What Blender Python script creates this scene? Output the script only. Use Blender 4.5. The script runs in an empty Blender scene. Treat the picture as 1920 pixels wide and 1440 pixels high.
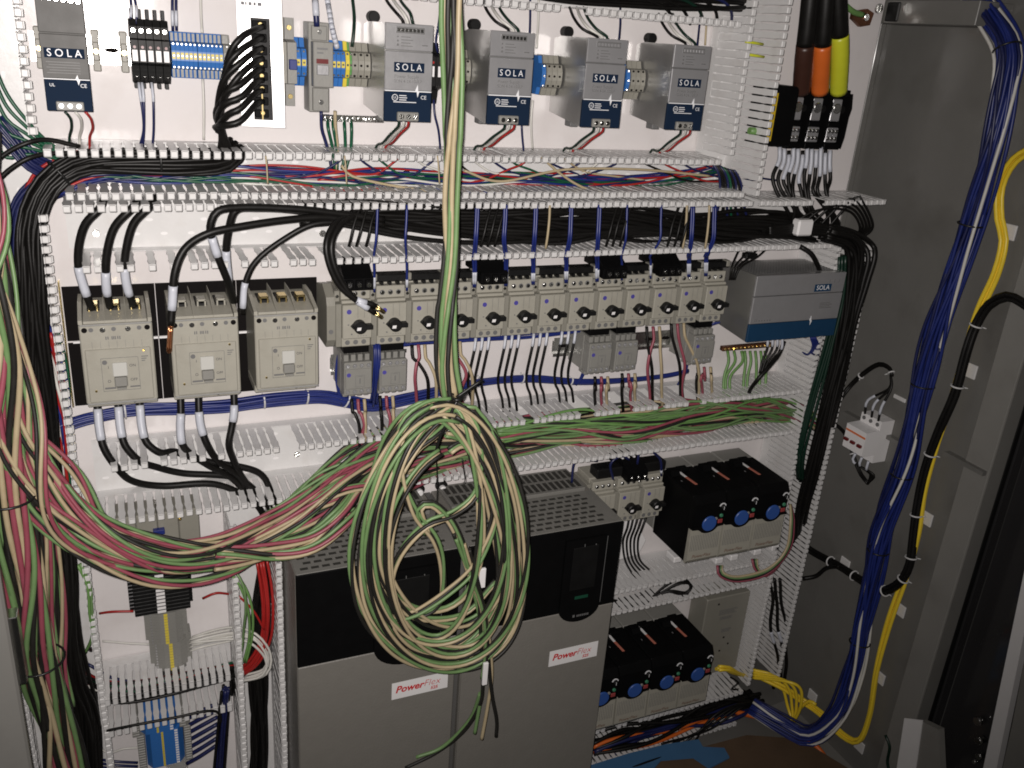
import bpy, bmesh, math, random
from mathutils import Vector, Matrix
random.seed(7)
rnd = random.Random(11)
SC = bpy.context.scene
COL = SC.collection
# ---------------------------------------------------------------- camera, light, exposure
F_PX, CAM_D = 1671.0, 1.33
VX = Vector((3900, -365, F_PX)).normalized()          # image direction of world +X
VZ = Vector((-320, 4230, F_PX)); VZ = (VZ - VZ.dot(VX) * VX).normalized()   # of world -Z
VN = VX.cross(VZ)                                     # of world +Y (into the panel)
cam_data = bpy.data.cameras.new('camera'); cam = bpy.data.objects.new('camera', cam_data); COL.objects.link(cam)
def w_of(v):                                          # camera-frame vector (right, down, forward) -> world
    return Vector((v.dot(VX), v.dot(VN), -v.dot(VZ)))
right, down, fwd = w_of(Vector((1, 0, 0))), w_of(Vector((0, 1, 0))), w_of(Vector((0, 0, 1)))
cam.matrix_world = Matrix(((right.x, -down.x, -fwd.x, 0), (right.y, -down.y, -fwd.y, -CAM_D),
                           (right.z, -down.z, -fwd.z, 0), (0, 0, 0, 1)))
cam_data.sensor_width = 36; cam_data.lens = 36 * F_PX / 1920; cam_data.clip_start = 0.02; cam_data.clip_end = 50
SC.camera = cam
world = bpy.data.worlds.new('World'); SC.world = world; world.use_nodes = True
bg = world.node_tree.nodes['Background']; bg.inputs[0].default_value = (1, .93, .85, 1); bg.inputs[1].default_value = 0.010
ld = bpy.data.lights.new('phone_flash', 'SPOT'); ld.energy = 84; ld.color = (1, .935, .895)
ld.shadow_soft_size = 0.006; ld.spot_size = math.radians(112); ld.spot_blend = 1.0
flash = bpy.data.objects.new('phone_flash', ld); COL.objects.link(flash)
flash.matrix_world = cam.matrix_world.copy()
flash.location = Vector((0, -CAM_D, 0)) - right * 0.012 - down * 0.010
aim = w_of(Vector((-.13, -.16, 1))).normalized()
flash.rotation_mode = 'QUATERNION'; flash.rotation_quaternion = aim.to_track_quat('-Z', 'Y')
vs = SC.view_settings; SC.display_settings.display_device = 'sRGB'
vs.view_transform = 'Standard'; vs.look = 'None'; vs.exposure = 0; vs.gamma = 1; vs.use_curve_mapping = False
SC.cycles.max_bounces = 6; SC.cycles.filter_width = 1.8
SC.render.resolution_x = 1024; SC.render.resolution_y = 768

# ---------------------------------------------------------------- coordinates
# world: X right, Z up, Y into the mounting panel (its face is Y = 0); h = height off the panel = -Y
def ray(px, py): return w_of(Vector(((px - 960) / F_PX, (py - 720) / F_PX, 1)))
def P(px, py, h=0.0):
    r = ray(px, py); t = (CAM_D - h) / r.y
    return Vector((r.x * t, -h, r.z * t))
def PX(px, py, X):
    r = ray(px, py); t = X / r.x
    return Vector((X, r.y * t - CAM_D, r.z * t))
def PZ(px, py, Z):
    r = ray(px, py); t = Z / r.z
    return Vector((r.x * t, r.y * t - CAM_D, Z))

# ---------------------------------------------------------------- materials
M = {}
def mat(name, col, rough=.5, metal=0.0, var=.08, scale=40, bump=.0, coat=0.0, spec=.5, grime=None):
    m = bpy.data.materials.new(name); m.use_nodes = True; nt = m.node_tree; N = nt.nodes; L = nt.links
    b = N['Principled BSDF']
    b.inputs['Roughness'].default_value = rough; b.inputs['Metallic'].default_value = metal
    b.inputs['Specular IOR Level'].default_value = spec
    b.inputs['Coat Weight'].default_value = coat; b.inputs['Coat Roughness'].default_value = .08
    tc = N.new('ShaderNodeTexCoord'); no = N.new('ShaderNodeTexNoise'); no.inputs['Scale'].default_value = scale
    no.inputs['Detail'].default_value = 5
    L.new(tc.outputs['Object'], no.inputs['Vector'])
    mx = N.new('ShaderNodeMix'); mx.data_type = 'RGBA'
    c = Vector(col)
    mx.inputs[6].default_value = (*(c * (1 - var)), 1); mx.inputs[7].default_value = (*(c * (1 + var)), 1)
    L.new(no.outputs['Fac'], mx.inputs[0]); out = mx.outputs[2]
    if grime:
        n2 = N.new('ShaderNodeTexNoise'); n2.inputs['Scale'].default_value = grime[1]; n2.inputs['Detail'].default_value = 8
        L.new(tc.outputs['Object'], n2.inputs['Vector'])
        rp = N.new('ShaderNodeValToRGB'); rp.color_ramp.elements[0].position = .52; rp.color_ramp.elements[1].position = .72
        L.new(n2.outputs['Fac'], rp.inputs[0]); m2 = N.new('ShaderNodeMix'); m2.data_type = 'RGBA'
        mu = N.new('ShaderNodeMath'); mu.operation = 'MULTIPLY'; mu.inputs[1].default_value = grime[2]
        L.new(rp.outputs[0], mu.inputs[0]); L.new(mu.outputs[0], m2.inputs[0])
        L.new(out, m2.inputs[6]); m2.inputs[7].default_value = (*grime[0], 1); out = m2.outputs[2]
    L.new(out, b.inputs['Base Color'])
    mr = N.new('ShaderNodeMapRange'); mr.inputs[3].default_value = rough * .84; mr.inputs[4].default_value = rough * 1.16
    L.new(no.outputs['Fac'], mr.inputs[0]); L.new(mr.outputs[0], b.inputs['Roughness'])
    if bump:
        bp = N.new('ShaderNodeBump'); bp.inputs['Strength'].default_value = bump; bp.inputs['Distance'].default_value = .001
        n3 = N.new('ShaderNodeTexNoise'); n3.inputs['Scale'].default_value = scale * 6
        L.new(tc.outputs['Object'], n3.inputs['Vector']); L.new(n3.outputs['Fac'], bp.inputs['Height']); L.new(bp.outputs[0], b.inputs['Normal'])
    M[name] = m; return m
mat('panel', (0.68, 0.65, 0.645), .16, 0, .03, 9, .10, .0, .3, grime=((.5, .45, .42), 14, .25))
mat('duct', (0.65, 0.645, 0.64), .33, 0, .05, 30, .1, grime=((.45, .42, .39), 30, .3))
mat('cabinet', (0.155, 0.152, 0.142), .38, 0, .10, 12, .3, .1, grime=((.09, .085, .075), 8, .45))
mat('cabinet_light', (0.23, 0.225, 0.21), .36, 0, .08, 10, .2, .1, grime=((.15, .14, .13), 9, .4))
mat('beige', (0.34, 0.328, 0.28), .42, 0, .06, 60, .2, grime=((.25, .235, .195), 40, .3))
mat('beige2', (0.23, 0.222, 0.19), .45, 0, .07, 60, .2)
mat('grey', (0.225, 0.222, 0.205), .45, 0, .06, 60, .2)
mat('drive_grey', (0.19, 0.181, 0.163), .42, 0, .05, 50, .35, grime=((.17, .16, .145), 12, .3))
mat('drive_vent', (0.19, 0.186, 0.172), .4, 0, .08, 40, .2)
mat('silver', (.42, .42, .43), .33, .55, .08, 50, .1)
mat('alu', (.55, .55, .54), .30, .85, .08, 30, .1)
mat('steel', (.72, .72, .70), .20, 1.0, .08, 60)
mat('rail', (.9, .9, .88), .27, 1.0, .08, 25)
mat('dark_silver', (0.10, 0.098, 0.094), .6, .0, .08, 50, .2)
mat('navy', (.010, .020, .042), .6, 0, .1, 50, spec=.03)
mat('navy2', (.010, .042, .095), .45, 0, .1, 50, spec=.3)
mat('ink', (.05, .05, .06), .5)
mat('white', (.78, .77, .77), .4, 0, .03)
mat('pale_red', (.50, .17, .12), .45)
mat('off_white', (.50, .50, .47), .35, 0, .03)
mat('sheet_white', (.85, .85, .85), .25, 0, .02, 20, 0, .8)
mat('print_white', (.75, .76, .78), .4)
mat('print_grey', (.14, .14, .14), .5)
mat('black', (.006, .006, .006), .5, 0, .3, 40, .2, spec=.3)
mat('black_satin', (.004, .004, .0042), .5, 0, .2, 40, .2, spec=.07)
mat('hole', (.006, .005, .005), .8, spec=.1)
mat('w_black', (.006, .0055, .005), .45, 0, .25, 60, .1, spec=.3)
mat('w_black_dusty', (0.014, 0.013, 0.011), .55, 0, .3, 60, .1)
mat('w_blue', (0.013, 0.024, 0.15), .4, 0, .2, 60)
mat('w_navy', (.010, .014, .07), .4, 0, .2, 60)
mat('w_green', (.006, .075, .035), .4, 0, .2, 60)
mat('w_dgreen', (.004, .022, .013), .4, 0, .2, 60)
mat('w_lime', (0.14, 0.24, 0.095), .45, 0, .2, 50, .1, grime=((.11, .2, .07), 40, .4))
mat('w_gy', (0.135, 0.27, 0.08), .45, 0, .2, 50)
mat('w_pink', (0.27, 0.062, 0.088), .45, 0, .2, 50, .1, grime=((.25, .05, .07), 40, .4))
mat('w_red', (.33, .016, .014), .4, 0, .2, 50)
mat('w_tan', (0.41, 0.335, 0.21), .48, 0, .15, 50, .1, grime=((.33, .25, .13), 40, .4))
mat('w_white', (.60, .59, .55), .42, 0, .1, 50)
mat('w_yellow', (0.85, 0.62, 0.04), .38, 0, .12, 50)
mat('w_brown', (.045, .018, .012), .4)
mat('w_orange', (.62, .13, .02), .38)
mat('w_lemon', (.55, .58, .03), .38)
mat('sleeve', (.52, .54, .60), .4, 0, .1, 80)
mat('copper', (.85, .42, .22), .3, 1.0, .2, 120)
mat('copper_dark', (.20, .09, .05), .45, .8, .3, 90)
mat('brass', (.75, .6, .28), .28, 1.0, .1, 60)
mat('term_blue', (.03, .14, .42), .42, 0, .1, 60)
mat('term_yellow', (.62, .50, .06), .42, 0, .1, 60)
mat('term_green', (.10, .28, .08), .42, 0, .1, 60)
mat('dial_blue', (0.03, 0.085, 0.31), .4, 0, .06, 60)
mat('red_btn', (.30, .05, .05), .45)
mat('green_btn', (.05, .22, .12), .45)
mat('logo_blue', (.07, .06, .30), .45)
mat('red_print', (.55, .025, .03), .45)
mat('dark_red', (.12, .008, .008), .35)
mat('orange_print', (.7, .18, .06), .45)
mat('yellow_label', (.58, .40, .02), .42)
mat('cardboard', (0.1, 0.062, 0.035), .8, 0, .2, 20, .5)
mat('tape_blue', (0.05, 0.14, 0.28), .6, 0, .1, 20, .2)
mat('display_green', (.01, .06, .035), .4)
mat('vent_dark', (.035, .034, .03), .6)
mat('faded_print', (.16, .085, .06), .5)
mat('clear', (.30, .30, .29), .2, 0, .1, 60, 0, .6)
mat('cable_tie', (.01, .01, .01), .4)
mat('tie_white', (.6, .6, .6), .4)
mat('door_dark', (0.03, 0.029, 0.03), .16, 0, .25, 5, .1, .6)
WIRE = {'k': 'w_black', 'K': 'w_black_dusty', 'b': 'w_blue', 'n': 'w_navy', 'g': 'w_green', 'd': 'w_dgreen', 'l': 'w_lime', 'p': 'w_pink',
        'r': 'w_red', 't': 'w_tan', 'w': 'w_white', 'y': 'w_yellow', 'G': 'w_gy', 'o': 'w_orange'}

# ---------------------------------------------------------------- mesh builder (args are x0,x1, h0,h1, z0,z1)
_corner = [(i, j, k) for i in (-1, 1) for j in (-1, 1) for k in (-1, 1)]
def _cid(c, ax): return _corner.index(c) * 3 + ax
_TOP = []
def _mk():
    def pos(v):
        c, ax = _corner[v // 3], v % 3
        return Vector([c[a] * (1 if a == ax else .8) for a in range(3)])
    def add(f):
        p = [pos(v) for v in f]; cen = sum(p, Vector()) / len(p); n = (p[1] - p[0]).cross(p[2] - p[1])
        _TOP.append(tuple(f) if n.dot(cen) > 0 else tuple(reversed(f)))
    for ax in range(3):
        a, b = [q for q in range(3) if q != ax]
        for s in (-1, 1):
            f = []
            for (u, v) in ((-1, -1), (1, -1), (1, 1), (-1, 1)):
                c = [0, 0, 0]; c[ax] = s; c[a] = u; c[b] = v; f.append(_cid(tuple(c), ax))
            add(f)
    for m in range(3):
        k, l = [q for q in range(3) if q != m]
        for u in (-1, 1):
            for v in (-1, 1):
                c1 = [0, 0, 0]; c1[m] = -1; c1[k] = u; c1[l] = v; c2 = list(c1); c2[m] = 1; c1, c2 = tuple(c1), tuple(c2)
                add([_cid(c1, k), _cid(c2, k), _cid(c2, l), _cid(c1, l)])
    for c in _corner: add([_cid(c, 0), _cid(c, 1), _cid(c, 2)])
_mk()
class MB:
    def __init__(s): s.v = []; s.f = []; s.sm = []; s.g = []; s.lock = False
    def _a(s, vs, fs, smooth=False):
        if not s.lock: s.g.append((len(s.v), len(s.f)))
        o = len(s.v); s.v += [tuple(q) for q in vs]
        for f in fs: s.f.append(tuple(i + o for i in f)); s.sm.append(smooth)
        return s
    def box(s, x0, x1, h0, h1, z0, z1, c=.0):
        x0, x1 = sorted((x0, x1)); h0, h1 = sorted((h0, h1)); z0, z1 = sorted((z0, z1))
        lo = (x0, -h1, z0); hi = (x1, -h0, z1)
        if c <= 0:
            V = [(x, y, z) for x in (lo[0], hi[0]) for y in (lo[1], hi[1]) for z in (lo[2], hi[2])]
            return s._a(V, [(0, 1, 3, 2), (4, 6, 7, 5), (0, 4, 5, 1), (2, 3, 7, 6), (0, 2, 6, 4), (1, 5, 7, 3)])
        c = min(c, *[(hi[i] - lo[i]) * .45 for i in range(3)]); V = []
        for cc in _corner:
            for ax in range(3):
                V.append(tuple((hi[a] if cc[a] > 0 else lo[a]) - (0 if a == ax else c * cc[a]) for a in range(3)))
        return s._a(V, _TOP)
    def prism(s, poly, a0, a1, ax='h'):
        """poly: ax h -> (x,z); ax x -> (h,z); ax z -> (x,h)"""
        def m(p, a):
            if ax == 'h': return (p[0], -a, p[1])
            if ax == 'x': return (a, -p[0], p[1])
            return (p[0], -p[1], a)
        n = len(poly); V = [m(p, a0) for p in poly] + [m(p, a1) for p in poly]
        F = [tuple(range(n)), tuple(range(2 * n - 1, n - 1, -1))] + [(i, i + n, (i + 1) % n + n, (i + 1) % n) for i in range(n)]
        # orient
        A = sum(poly[i][0] * poly[(i + 1) % n][1] - poly[(i + 1) % n][0] * poly[i][1] for i in range(n))
        sg = {'h': 1, 'x': 1, 'z': 1}[ax]
        p0, p1, p2 = [Vector(m(q, a0)) for q in (poly[0], poly[1], poly[2])]
        nn = Vector(); 
        for i in range(n):
            q0, q1 = Vector(m(poly[i], a0)), Vector(m(poly[(i + 1) % n], a0)); nn += q0.cross(q1)
        d = Vector(m(poly[0], a1)) - Vector(m(poly[0], a0))
        if nn.dot(d) > 0: F = [tuple(reversed(f)) for f in F]
        return s._a(V, F)
    def cyl(s, x, z, h0, h1, r, n=14, c=0.0, rz=None):
        rz = rz or r; rings = [(h0, 1)]
        if c > 0: rings += [(h1 - c, 1), (h1, 1 - c / r)]
        else: rings += [(h1, 1)]
        V = []; F = []
        for (h, k) in rings:
            for i in range(n):
                a = 2 * math.pi * i / n; V.append((x + r * k * math.cos(a), -h, z + rz * k * math.sin(a)))
        for q in range(len(rings) - 1):
            for i in range(n):
                j = (i + 1) % n; F.append((q * n + i, q * n + j, (q + 1) * n + j, (q + 1) * n + i))
        F.append(tuple((len(rings) - 1) * n + i for i in range(n))); F.append(tuple(reversed(range(n))))
        return s._a(V, F)
    def screw(s, x, z, h, r):                      # pan head with a slot cut as a step
        s.cyl(x, z, h - .002, h + .0008, r, 12, .0004); s.lock = True
        a = rnd.uniform(0, 3.14); dx, dz = math.cos(a), math.sin(a)
        for k in (-1, 1):
            ox, oz = -dz * k * r * .55, dx * k * r * .55
            s.prism([(x + ox + dx * r * .5, z + oz + dz * r * .5), (x + ox * .45 + dx * r * .8, z + oz * .45 + dz * r * .8), (x + ox * .45 - dx * r * .8, z + oz * .45 - dz * r * .8), (x + ox - dx * r * .5, z + oz - dz * r * .5)], h + .0006, h + .0014)
        s.lock = False; return s
    def tube(s, pts, r, n=8, cap=True):
        pts = [Vector(p) for p in pts]; m = len(pts); V = []; F = []
        t0 = (pts[1] - pts[0]).normalized(); u = t0.orthogonal().normalized()
        for i in range(m):
            t = (pts[min(i + 1, m - 1)] - pts[max(i - 1, 0)])
            if t.length < 1e-9: t = t0
            t = t.normalized(); u = (u - u.dot(t) * t)
            u = u.normalized() if u.length > 1e-6 else t.orthogonal().normalized(); w = t.cross(u)
            rr = r(i / (m - 1)) if callable(r) else r
            for k in range(n):
                a = 2 * math.pi * k / n; V.append(pts[i] + (u * math.cos(a) + w * math.sin(a)) * rr)
        for i in range(m - 1):
            for k in range(n):
                k2 = (k + 1) % n; F.append((i * n + k, i * n + k2, (i + 1) * n + k2, (i + 1) * n + k))
        s._a(V, F, True)
        if cap:
            o = len(s.v) - m * n
            s.f.append(tuple(o + i for i in reversed(range(n)))); s.sm.append(False)
            s.f.append(tuple(o + (m - 1) * n + i for i in range(n))); s.sm.append(False)
        return s
ORG = {}
def fuse(parts):
    """several builders of different materials -> one mesh: returns (builder, material names, face indices)"""
    mb = MB(); names = []; idx = []
    for (b, m) in parts:
        if m not in names: names.append(m)
        idx += [names.index(m)] * len(b.f); mb._a(b.v, b.f); mb.sm[len(mb.sm) - len(b.f):] = b.sm
    return mb, names, idx
def link_many(name, parts, parent=None):
    mb, names, idx = fuse(parts); o = link(name, mb, names[0], parent)
    for m in names[1:]: o.data.materials.append(M[m])
    o.data.polygons.foreach_set('material_index', idx); return o
EACH = ('terminal_recess', 'terminal_screw', 'set_screw', 'cover_screw', 'screw', 'bolt', 'hinge_bolt', 'face_screw', 'clamp_lug', 'marker_tag', 'screw_head', 'corner_hole', 'toggle', 'terminal_hole', 'rail_strip', 'clamp', 'side_clamp', 'clear_strip')
def link(name, mb, m, parent=None, org=None):
    if name in EACH and parent is not None and len(mb.g) > 1 and name != 'clamp_lug':
        g = mb.g + [(len(mb.v), len(mb.f))]; first = None
        for (v0, f0), (v1, f1) in zip(g, g[1:]):
            one = MB(); one.v = mb.v[v0:v1]; one.f = [tuple(i - v0 for i in f) for f in mb.f[f0:f1]]; one.sm = mb.sm[f0:f1]; one.g = [(0, 0)]
            o = link(name, one, m, parent); first = first or o
        return first
    me = bpy.data.meshes.new(name)
    if parent is not None:
        r = parent
        while r.parent: r = r.parent
        org = ORG[r.name]
    elif org is None:
        a = [min(v[i] for v in mb.v) for i in range(3)]; b = [max(v[i] for v in mb.v) for i in range(3)]
        org = Vector(((a[0] + b[0]) / 2, b[1], (a[2] + b[2]) / 2))
    org = Vector(org)
    me.from_pydata([tuple(Vector(v) - org) for v in mb.v], [], mb.f)
    me.polygons.foreach_set('use_smooth', mb.sm); me.update()
    o = bpy.data.objects.new(name, me); COL.objects.link(o); me.materials.append(M[m] if isinstance(m, str) else m)
    if parent is not None: o.parent = parent
    else: o.location = org; ORG[o.name] = org
    return o
def thing(name, label, cat, org, group=None):
    o = bpy.data.objects.new(name, None); COL.objects.link(o); o.empty_display_size = .02
    o.location = Vector(org); ORG[o.name] = Vector(org)
    o['label'] = label; o['category'] = cat
    if group: o['group'] = group
    return o
def tag(o, label, cat, group=None, kind=None):
    o['label'] = label; o['category'] = cat
    if group: o['group'] = group
    if kind: o['kind'] = kind
    return o
def structure(name, mb, m):
    o = link(name, mb, m); o['kind'] = 'structure'; return o
def copy_tree(o, parent=None, d=None, label=None):
    c = o.copy(); COL.objects.link(c); c.parent = parent
    if d is not None: c.location = o.location + Vector(d); ORG[c.name] = c.location.copy()
    if label: c['label'] = label
    for ch in o.children: copy_tree(ch, c)
    return c
def text(s, x, z, h, size, m, parent, name='lettering', align='LEFT', bold=0.0, shear=0.0, sx=1.0, rot=None):
    cu = bpy.data.curves.new(name, 'FONT'); cu.body = s; cu.size = size; cu.align_x = align; cu.align_y = 'CENTER'
    cu.extrude = .0001; cu.offset = bold; cu.shear = shear; cu.resolution_u = 3
    t = bpy.data.objects.new('tmp_text', cu); COL.objects.link(t)
    dg = bpy.context.evaluated_depsgraph_get(); me = bpy.data.meshes.new_from_object(t.evaluated_get(dg))
    COL.objects.unlink(t); bpy.data.objects.remove(t); bpy.data.curves.remove(cu)
    r = parent
    while r.parent: r = r.parent
    org = ORG[r.name]
    for v in me.vertices:
        X, Y, Z = v.co; v.co = Vector((x + X * sx, -h - Z, z + Y)) - org
    me.materials.clear(); me.materials.append(M[m]); me.name = name
    o = bpy.data.objects.new(name, me); COL.objects.link(o); o.parent = parent
    return o
ORDS = ['first', 'second', 'third', 'fourth', 'fifth', 'sixth', 'seventh', 'eighth', 'ninth', 'tenth', 'eleventh', 'twelfth', 'thirteenth', 'fourteenth',
        'fifteenth', 'sixteenth', 'seventeenth', 'eighteenth', 'nineteenth', 'twentieth']

# ---------------------------------------------------------------- paths and wires
def spline(pts, step=.006):
    p = [Vector(q) for q in pts]; p = [p[0] * 2 - p[1]] + p + [p[-1] * 2 - p[-2]]; out = []
    for i in range(1, len(p) - 2):
        a, b, c, d = p[i - 1:i + 3]; n = max(2, int((c - b).length / step))
        for k in range(n):
            t = k / n
            out.append(.5 * ((2 * b) + (c - a) * t + (2 * a - 5 * b + 4 * c - d) * t * t + (3 * b - a - 3 * c + d) * t ** 3))
    out.append(p[-2]); return out
def pp(pts): return [q if isinstance(q, Vector) else P(*q) for q in pts]
def wire(pts, r, c, label, group=None, sleeves=(), name='wire', cat='wire', step=.006, n=8, strip=None, parent=None, jit=.0, bare='copper'):
    path = spline(pp(pts), step)
    if jit:
        ph = [rnd.uniform(0, 6.28) for _ in range(3)]
        L = len(path); path = [q + Vector((math.sin(i * .35 + ph[0]), math.sin(i * .23 + ph[1]), math.sin(i * .29 + ph[2]))) * jit * min(1, i / 6, (L - 1 - i) / 6) for i, q in enumerate(path)]
    m = WIRE.get(c, c); end = len(path)
    if strip: end = max(4, int(len(path) * (1 - strip)))
    body = MB().tube(path[:end], r, n)
    o = link(name, body, m, parent)
    if parent is None: tag(o, label, cat, group)
    for (a, b) in sleeves:
        i0 = int(a * (len(path) - 1)); i1 = max(i0 + 2, int(b * (len(path) - 1)) + 1)
        link('marker_sleeve', MB().tube(path[i0:i1], r * 1.13, n), 'sleeve', o)
    if strip:
        mb = MB(); tail = path[end - 1:]
        for k in range(6):
            a = k * 1.05; off = Vector((math.cos(a), math.sin(a) * .5, math.sin(a))) * r * .42
            mb.tube([q + off * (1 + .15 * i / len(tail)) for i, q in enumerate(tail)], r * .24, 5)
        link('bare_strand', mb, bare, o)
    return o
def frames(path):
    t0 = (path[1] - path[0]).normalized(); u = t0.orthogonal().normalized(); out = []
    for i in range(len(path)):
        t = (path[min(i + 1, len(path) - 1)] - path[max(i - 1, 0)])
        t = t.normalized() if t.length > 1e-9 else t0
        u = (u - u.dot(t) * t).normalized(); out.append((u.copy(), t.cross(u)))
    return out
def bundle(name, label, cat, pts, R, colors, r, group=None, step=.010, twist=2.0, wander=.25, flat=1.0, quad=None, ties=(), tie_m='cable_tie', n=6, seed=1, part='wire', spread=None):
    """strands of the given colours round a centre path; quad = (strands per cable, cable radius, twists per metre)"""
    rg = random.Random(seed); path = spline(pp(pts), step); fr = frames(path); L = len(path)
    root = thing(name, label, cat, path[0], group); k_all = len(colors)
    units = [colors[i:i + quad[0]] for i in range(0, k_all, quad[0])] if quad else [[c] for c in colors]
    K = len(units)
    for ui, unit in enumerate(units):
        rho = R * math.sqrt((ui + .5) / K); phi = ui * 2.39996 + rg.uniform(-.4, .4)
        fa = [(rg.uniform(1.2, 5), rg.uniform(0, 6.28)) for _ in range(4)]; spin = rg.uniform(0, 6.28); sgn = rg.uniform(.8, 1.3)
        cen = []
        for i, q in enumerate(path):
            s = i * step; k = spread(i / (L - 1)) if spread else 1.0
            ph = phi + twist * s + wander * 2.2 * math.sin(fa[0][0] * s * 3 + fa[0][1])
            rh = (rho * (1 + wander * math.sin(fa[1][0] * s * 4 + fa[1][1])) + R * wander * .4 * math.sin(fa[2][0] * s * 6 + fa[2][1])) * k
            u, w = fr[i]; cen.append(q + (u * math.cos(ph) + w * math.sin(ph) * flat) * rh)
        if len(unit) == 1:
            link(part, MB().tube(cen, r, n), WIRE.get(unit[0], unit[0]), root)
        else:
            for si, c in enumerate(unit):
                st = []
                for i, q in enumerate(cen):
                    a = spin + si * 2 * math.pi / len(unit) + quad[2] * 6.283 * i * step * sgn + .5 * math.sin(i * step * 9 + fa[3][1])
                    u, w = fr[i]; st.append(q + (u * math.cos(a) + w * math.sin(a)) * quad[1])
                link(part, MB().tube(st, r, n), WIRE.get(c, c), root)
    for t in ties:
        i = min(L - 2, max(1, int(t * (L - 1)))); q = path[i]; u, w = fr[i]; k = spread(t) if spread else 1.0; RR = R * k * .96 + r + (quad[1] if quad else 0)
        ring = [q + (u * math.cos(a) + w * math.sin(a) * (flat + (1 - flat) * r / R)) * RR for a in [2 * math.pi * j / 20 for j in range(21)]]
        mb = MB().tube(ring, .0016, 6)
        mb.tube([ring[5], ring[5] + (ring[5] - q).normalized() * .007], .0012, 5)
        link('cable_tie', mb, tie_m, root)
    return root
# ---------------------------------------------------------------- the cabinet
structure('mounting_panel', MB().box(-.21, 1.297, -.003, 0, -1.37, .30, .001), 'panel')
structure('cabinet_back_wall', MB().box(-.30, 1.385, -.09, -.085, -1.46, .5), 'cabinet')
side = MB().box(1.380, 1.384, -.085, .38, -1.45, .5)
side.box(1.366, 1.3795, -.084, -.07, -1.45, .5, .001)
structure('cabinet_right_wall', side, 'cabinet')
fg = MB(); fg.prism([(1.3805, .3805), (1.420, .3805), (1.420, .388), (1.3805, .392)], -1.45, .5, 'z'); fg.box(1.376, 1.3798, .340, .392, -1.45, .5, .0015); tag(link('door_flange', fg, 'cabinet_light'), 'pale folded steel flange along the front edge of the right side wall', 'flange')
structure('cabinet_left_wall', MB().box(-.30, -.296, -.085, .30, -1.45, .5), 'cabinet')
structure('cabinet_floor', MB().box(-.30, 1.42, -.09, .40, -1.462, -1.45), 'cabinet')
# left door jamb, close to the camera
t = thing('door_jamb', 'grey sheet metal jamb at the lower left edge of the cabinet', 'jamb', (-.2, -.3, -1.4))
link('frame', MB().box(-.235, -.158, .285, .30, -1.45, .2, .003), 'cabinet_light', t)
link('gasket', MB().box(-.262, -.236, .28, .31, -1.45, .2, .005), 'black', t)
link('bracket', MB().box(-.168, -.150, .262, .2845, -.80, -.70, .001), 'steel', t)
# right door, folded open, with window trim and hardware
t = thing('cabinet_door', 'dark grey open cabinet door with a pale window trim at right edge', 'door', (1.45, -.5, -1.3))
link('gasket', MB().box(1.426, 1.444, .36, .384, -1.45, .5, .004), 'black', t)
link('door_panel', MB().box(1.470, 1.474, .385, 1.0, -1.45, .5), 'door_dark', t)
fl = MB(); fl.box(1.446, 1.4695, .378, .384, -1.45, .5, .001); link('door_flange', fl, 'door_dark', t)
link('window_trim', MB().prism([(.445, -.60), (.466, -.60), (.546, -1.32), (.520, -1.32)], 1.436, 1.452, 'x'), 'white', t)
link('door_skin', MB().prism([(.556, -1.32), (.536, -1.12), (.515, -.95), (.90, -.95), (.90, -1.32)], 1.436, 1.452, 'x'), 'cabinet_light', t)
hw = MB()
for k, (a, b) in enumerate([(1834, 1352), (1838, 1388), (1836, 1418), (1858, 1412), (1828, 1428)]):
    q = PX(a, b, 1.455); hw.tube([q + Vector((.012, 0, 0)), q + Vector((-.004 - .004 * (k % 2), 0, 0))], .008 - .001 * k, 10)
link('hinge_bolt', hw, 'steel', t)
hk = MB(); q = PX(1862, 948, 1.45); hk.box(1.446, 1.47, -q.y - .01, -q.y + .008, q.z - .012, q.z + .012, .002); link('latch', hk, 'black', t)
lt = MB(); q = PX(1885, 732, 1.41); lt.box(1.385, 1.43, -q.y - .006, -q.y + .03, q.z - .004, q.z + .004, .001); link('door_stop', lt, 'cabinet_light', t)
# strut rail at the top right behind the panel
t = thing('strut_rail', 'grey slotted strut rail behind the top right corner of the panel', 'rail', (1.33, .04, .08))
link('channel', MB().box(1.300, 1.378, -.03, .20, .062, .100, .001), 'cabinet', t)
sl = MB()
for hh in (.035, .065, .10):
    sl.box(1.345, 1.36, hh, hh + .010, .0995, .1008)
link('slot', sl, 'hole', t)
e = MB(); q = P(1672, 22, .02); e.box(q.x, q.x + .03, .005, .035, q.z - .016, q.z + .016, .002); link('end_clamp', e, 'black', t)
e = MB(); e.screw(q.x + .004, q.z + .006, .05, .009); link('bolt', e, 'steel', t)
# ledges on the right side wall
for (a, b, lab, ln) in [((1590, 770), (1700, 830), 'thin grey ledge on the side wall left of the small white breaker', .10), ((1780, 845), (1850, 895), 'thin grey ledge on the side wall right of the blue cable bundle', .09)]:
    q = PX(*a, 1.379); q2 = PX(*b, 1.379)
    mb = MB().prism([(-q.y, q.z), (-q2.y, q.z), (-q2.y, q.z - .008), (-q.y, q.z - .008)], 1.366, 1.3795, 'x'); tag(link('wall_ledge', mb, 'cabinet'), lab, 'ledge')

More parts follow.
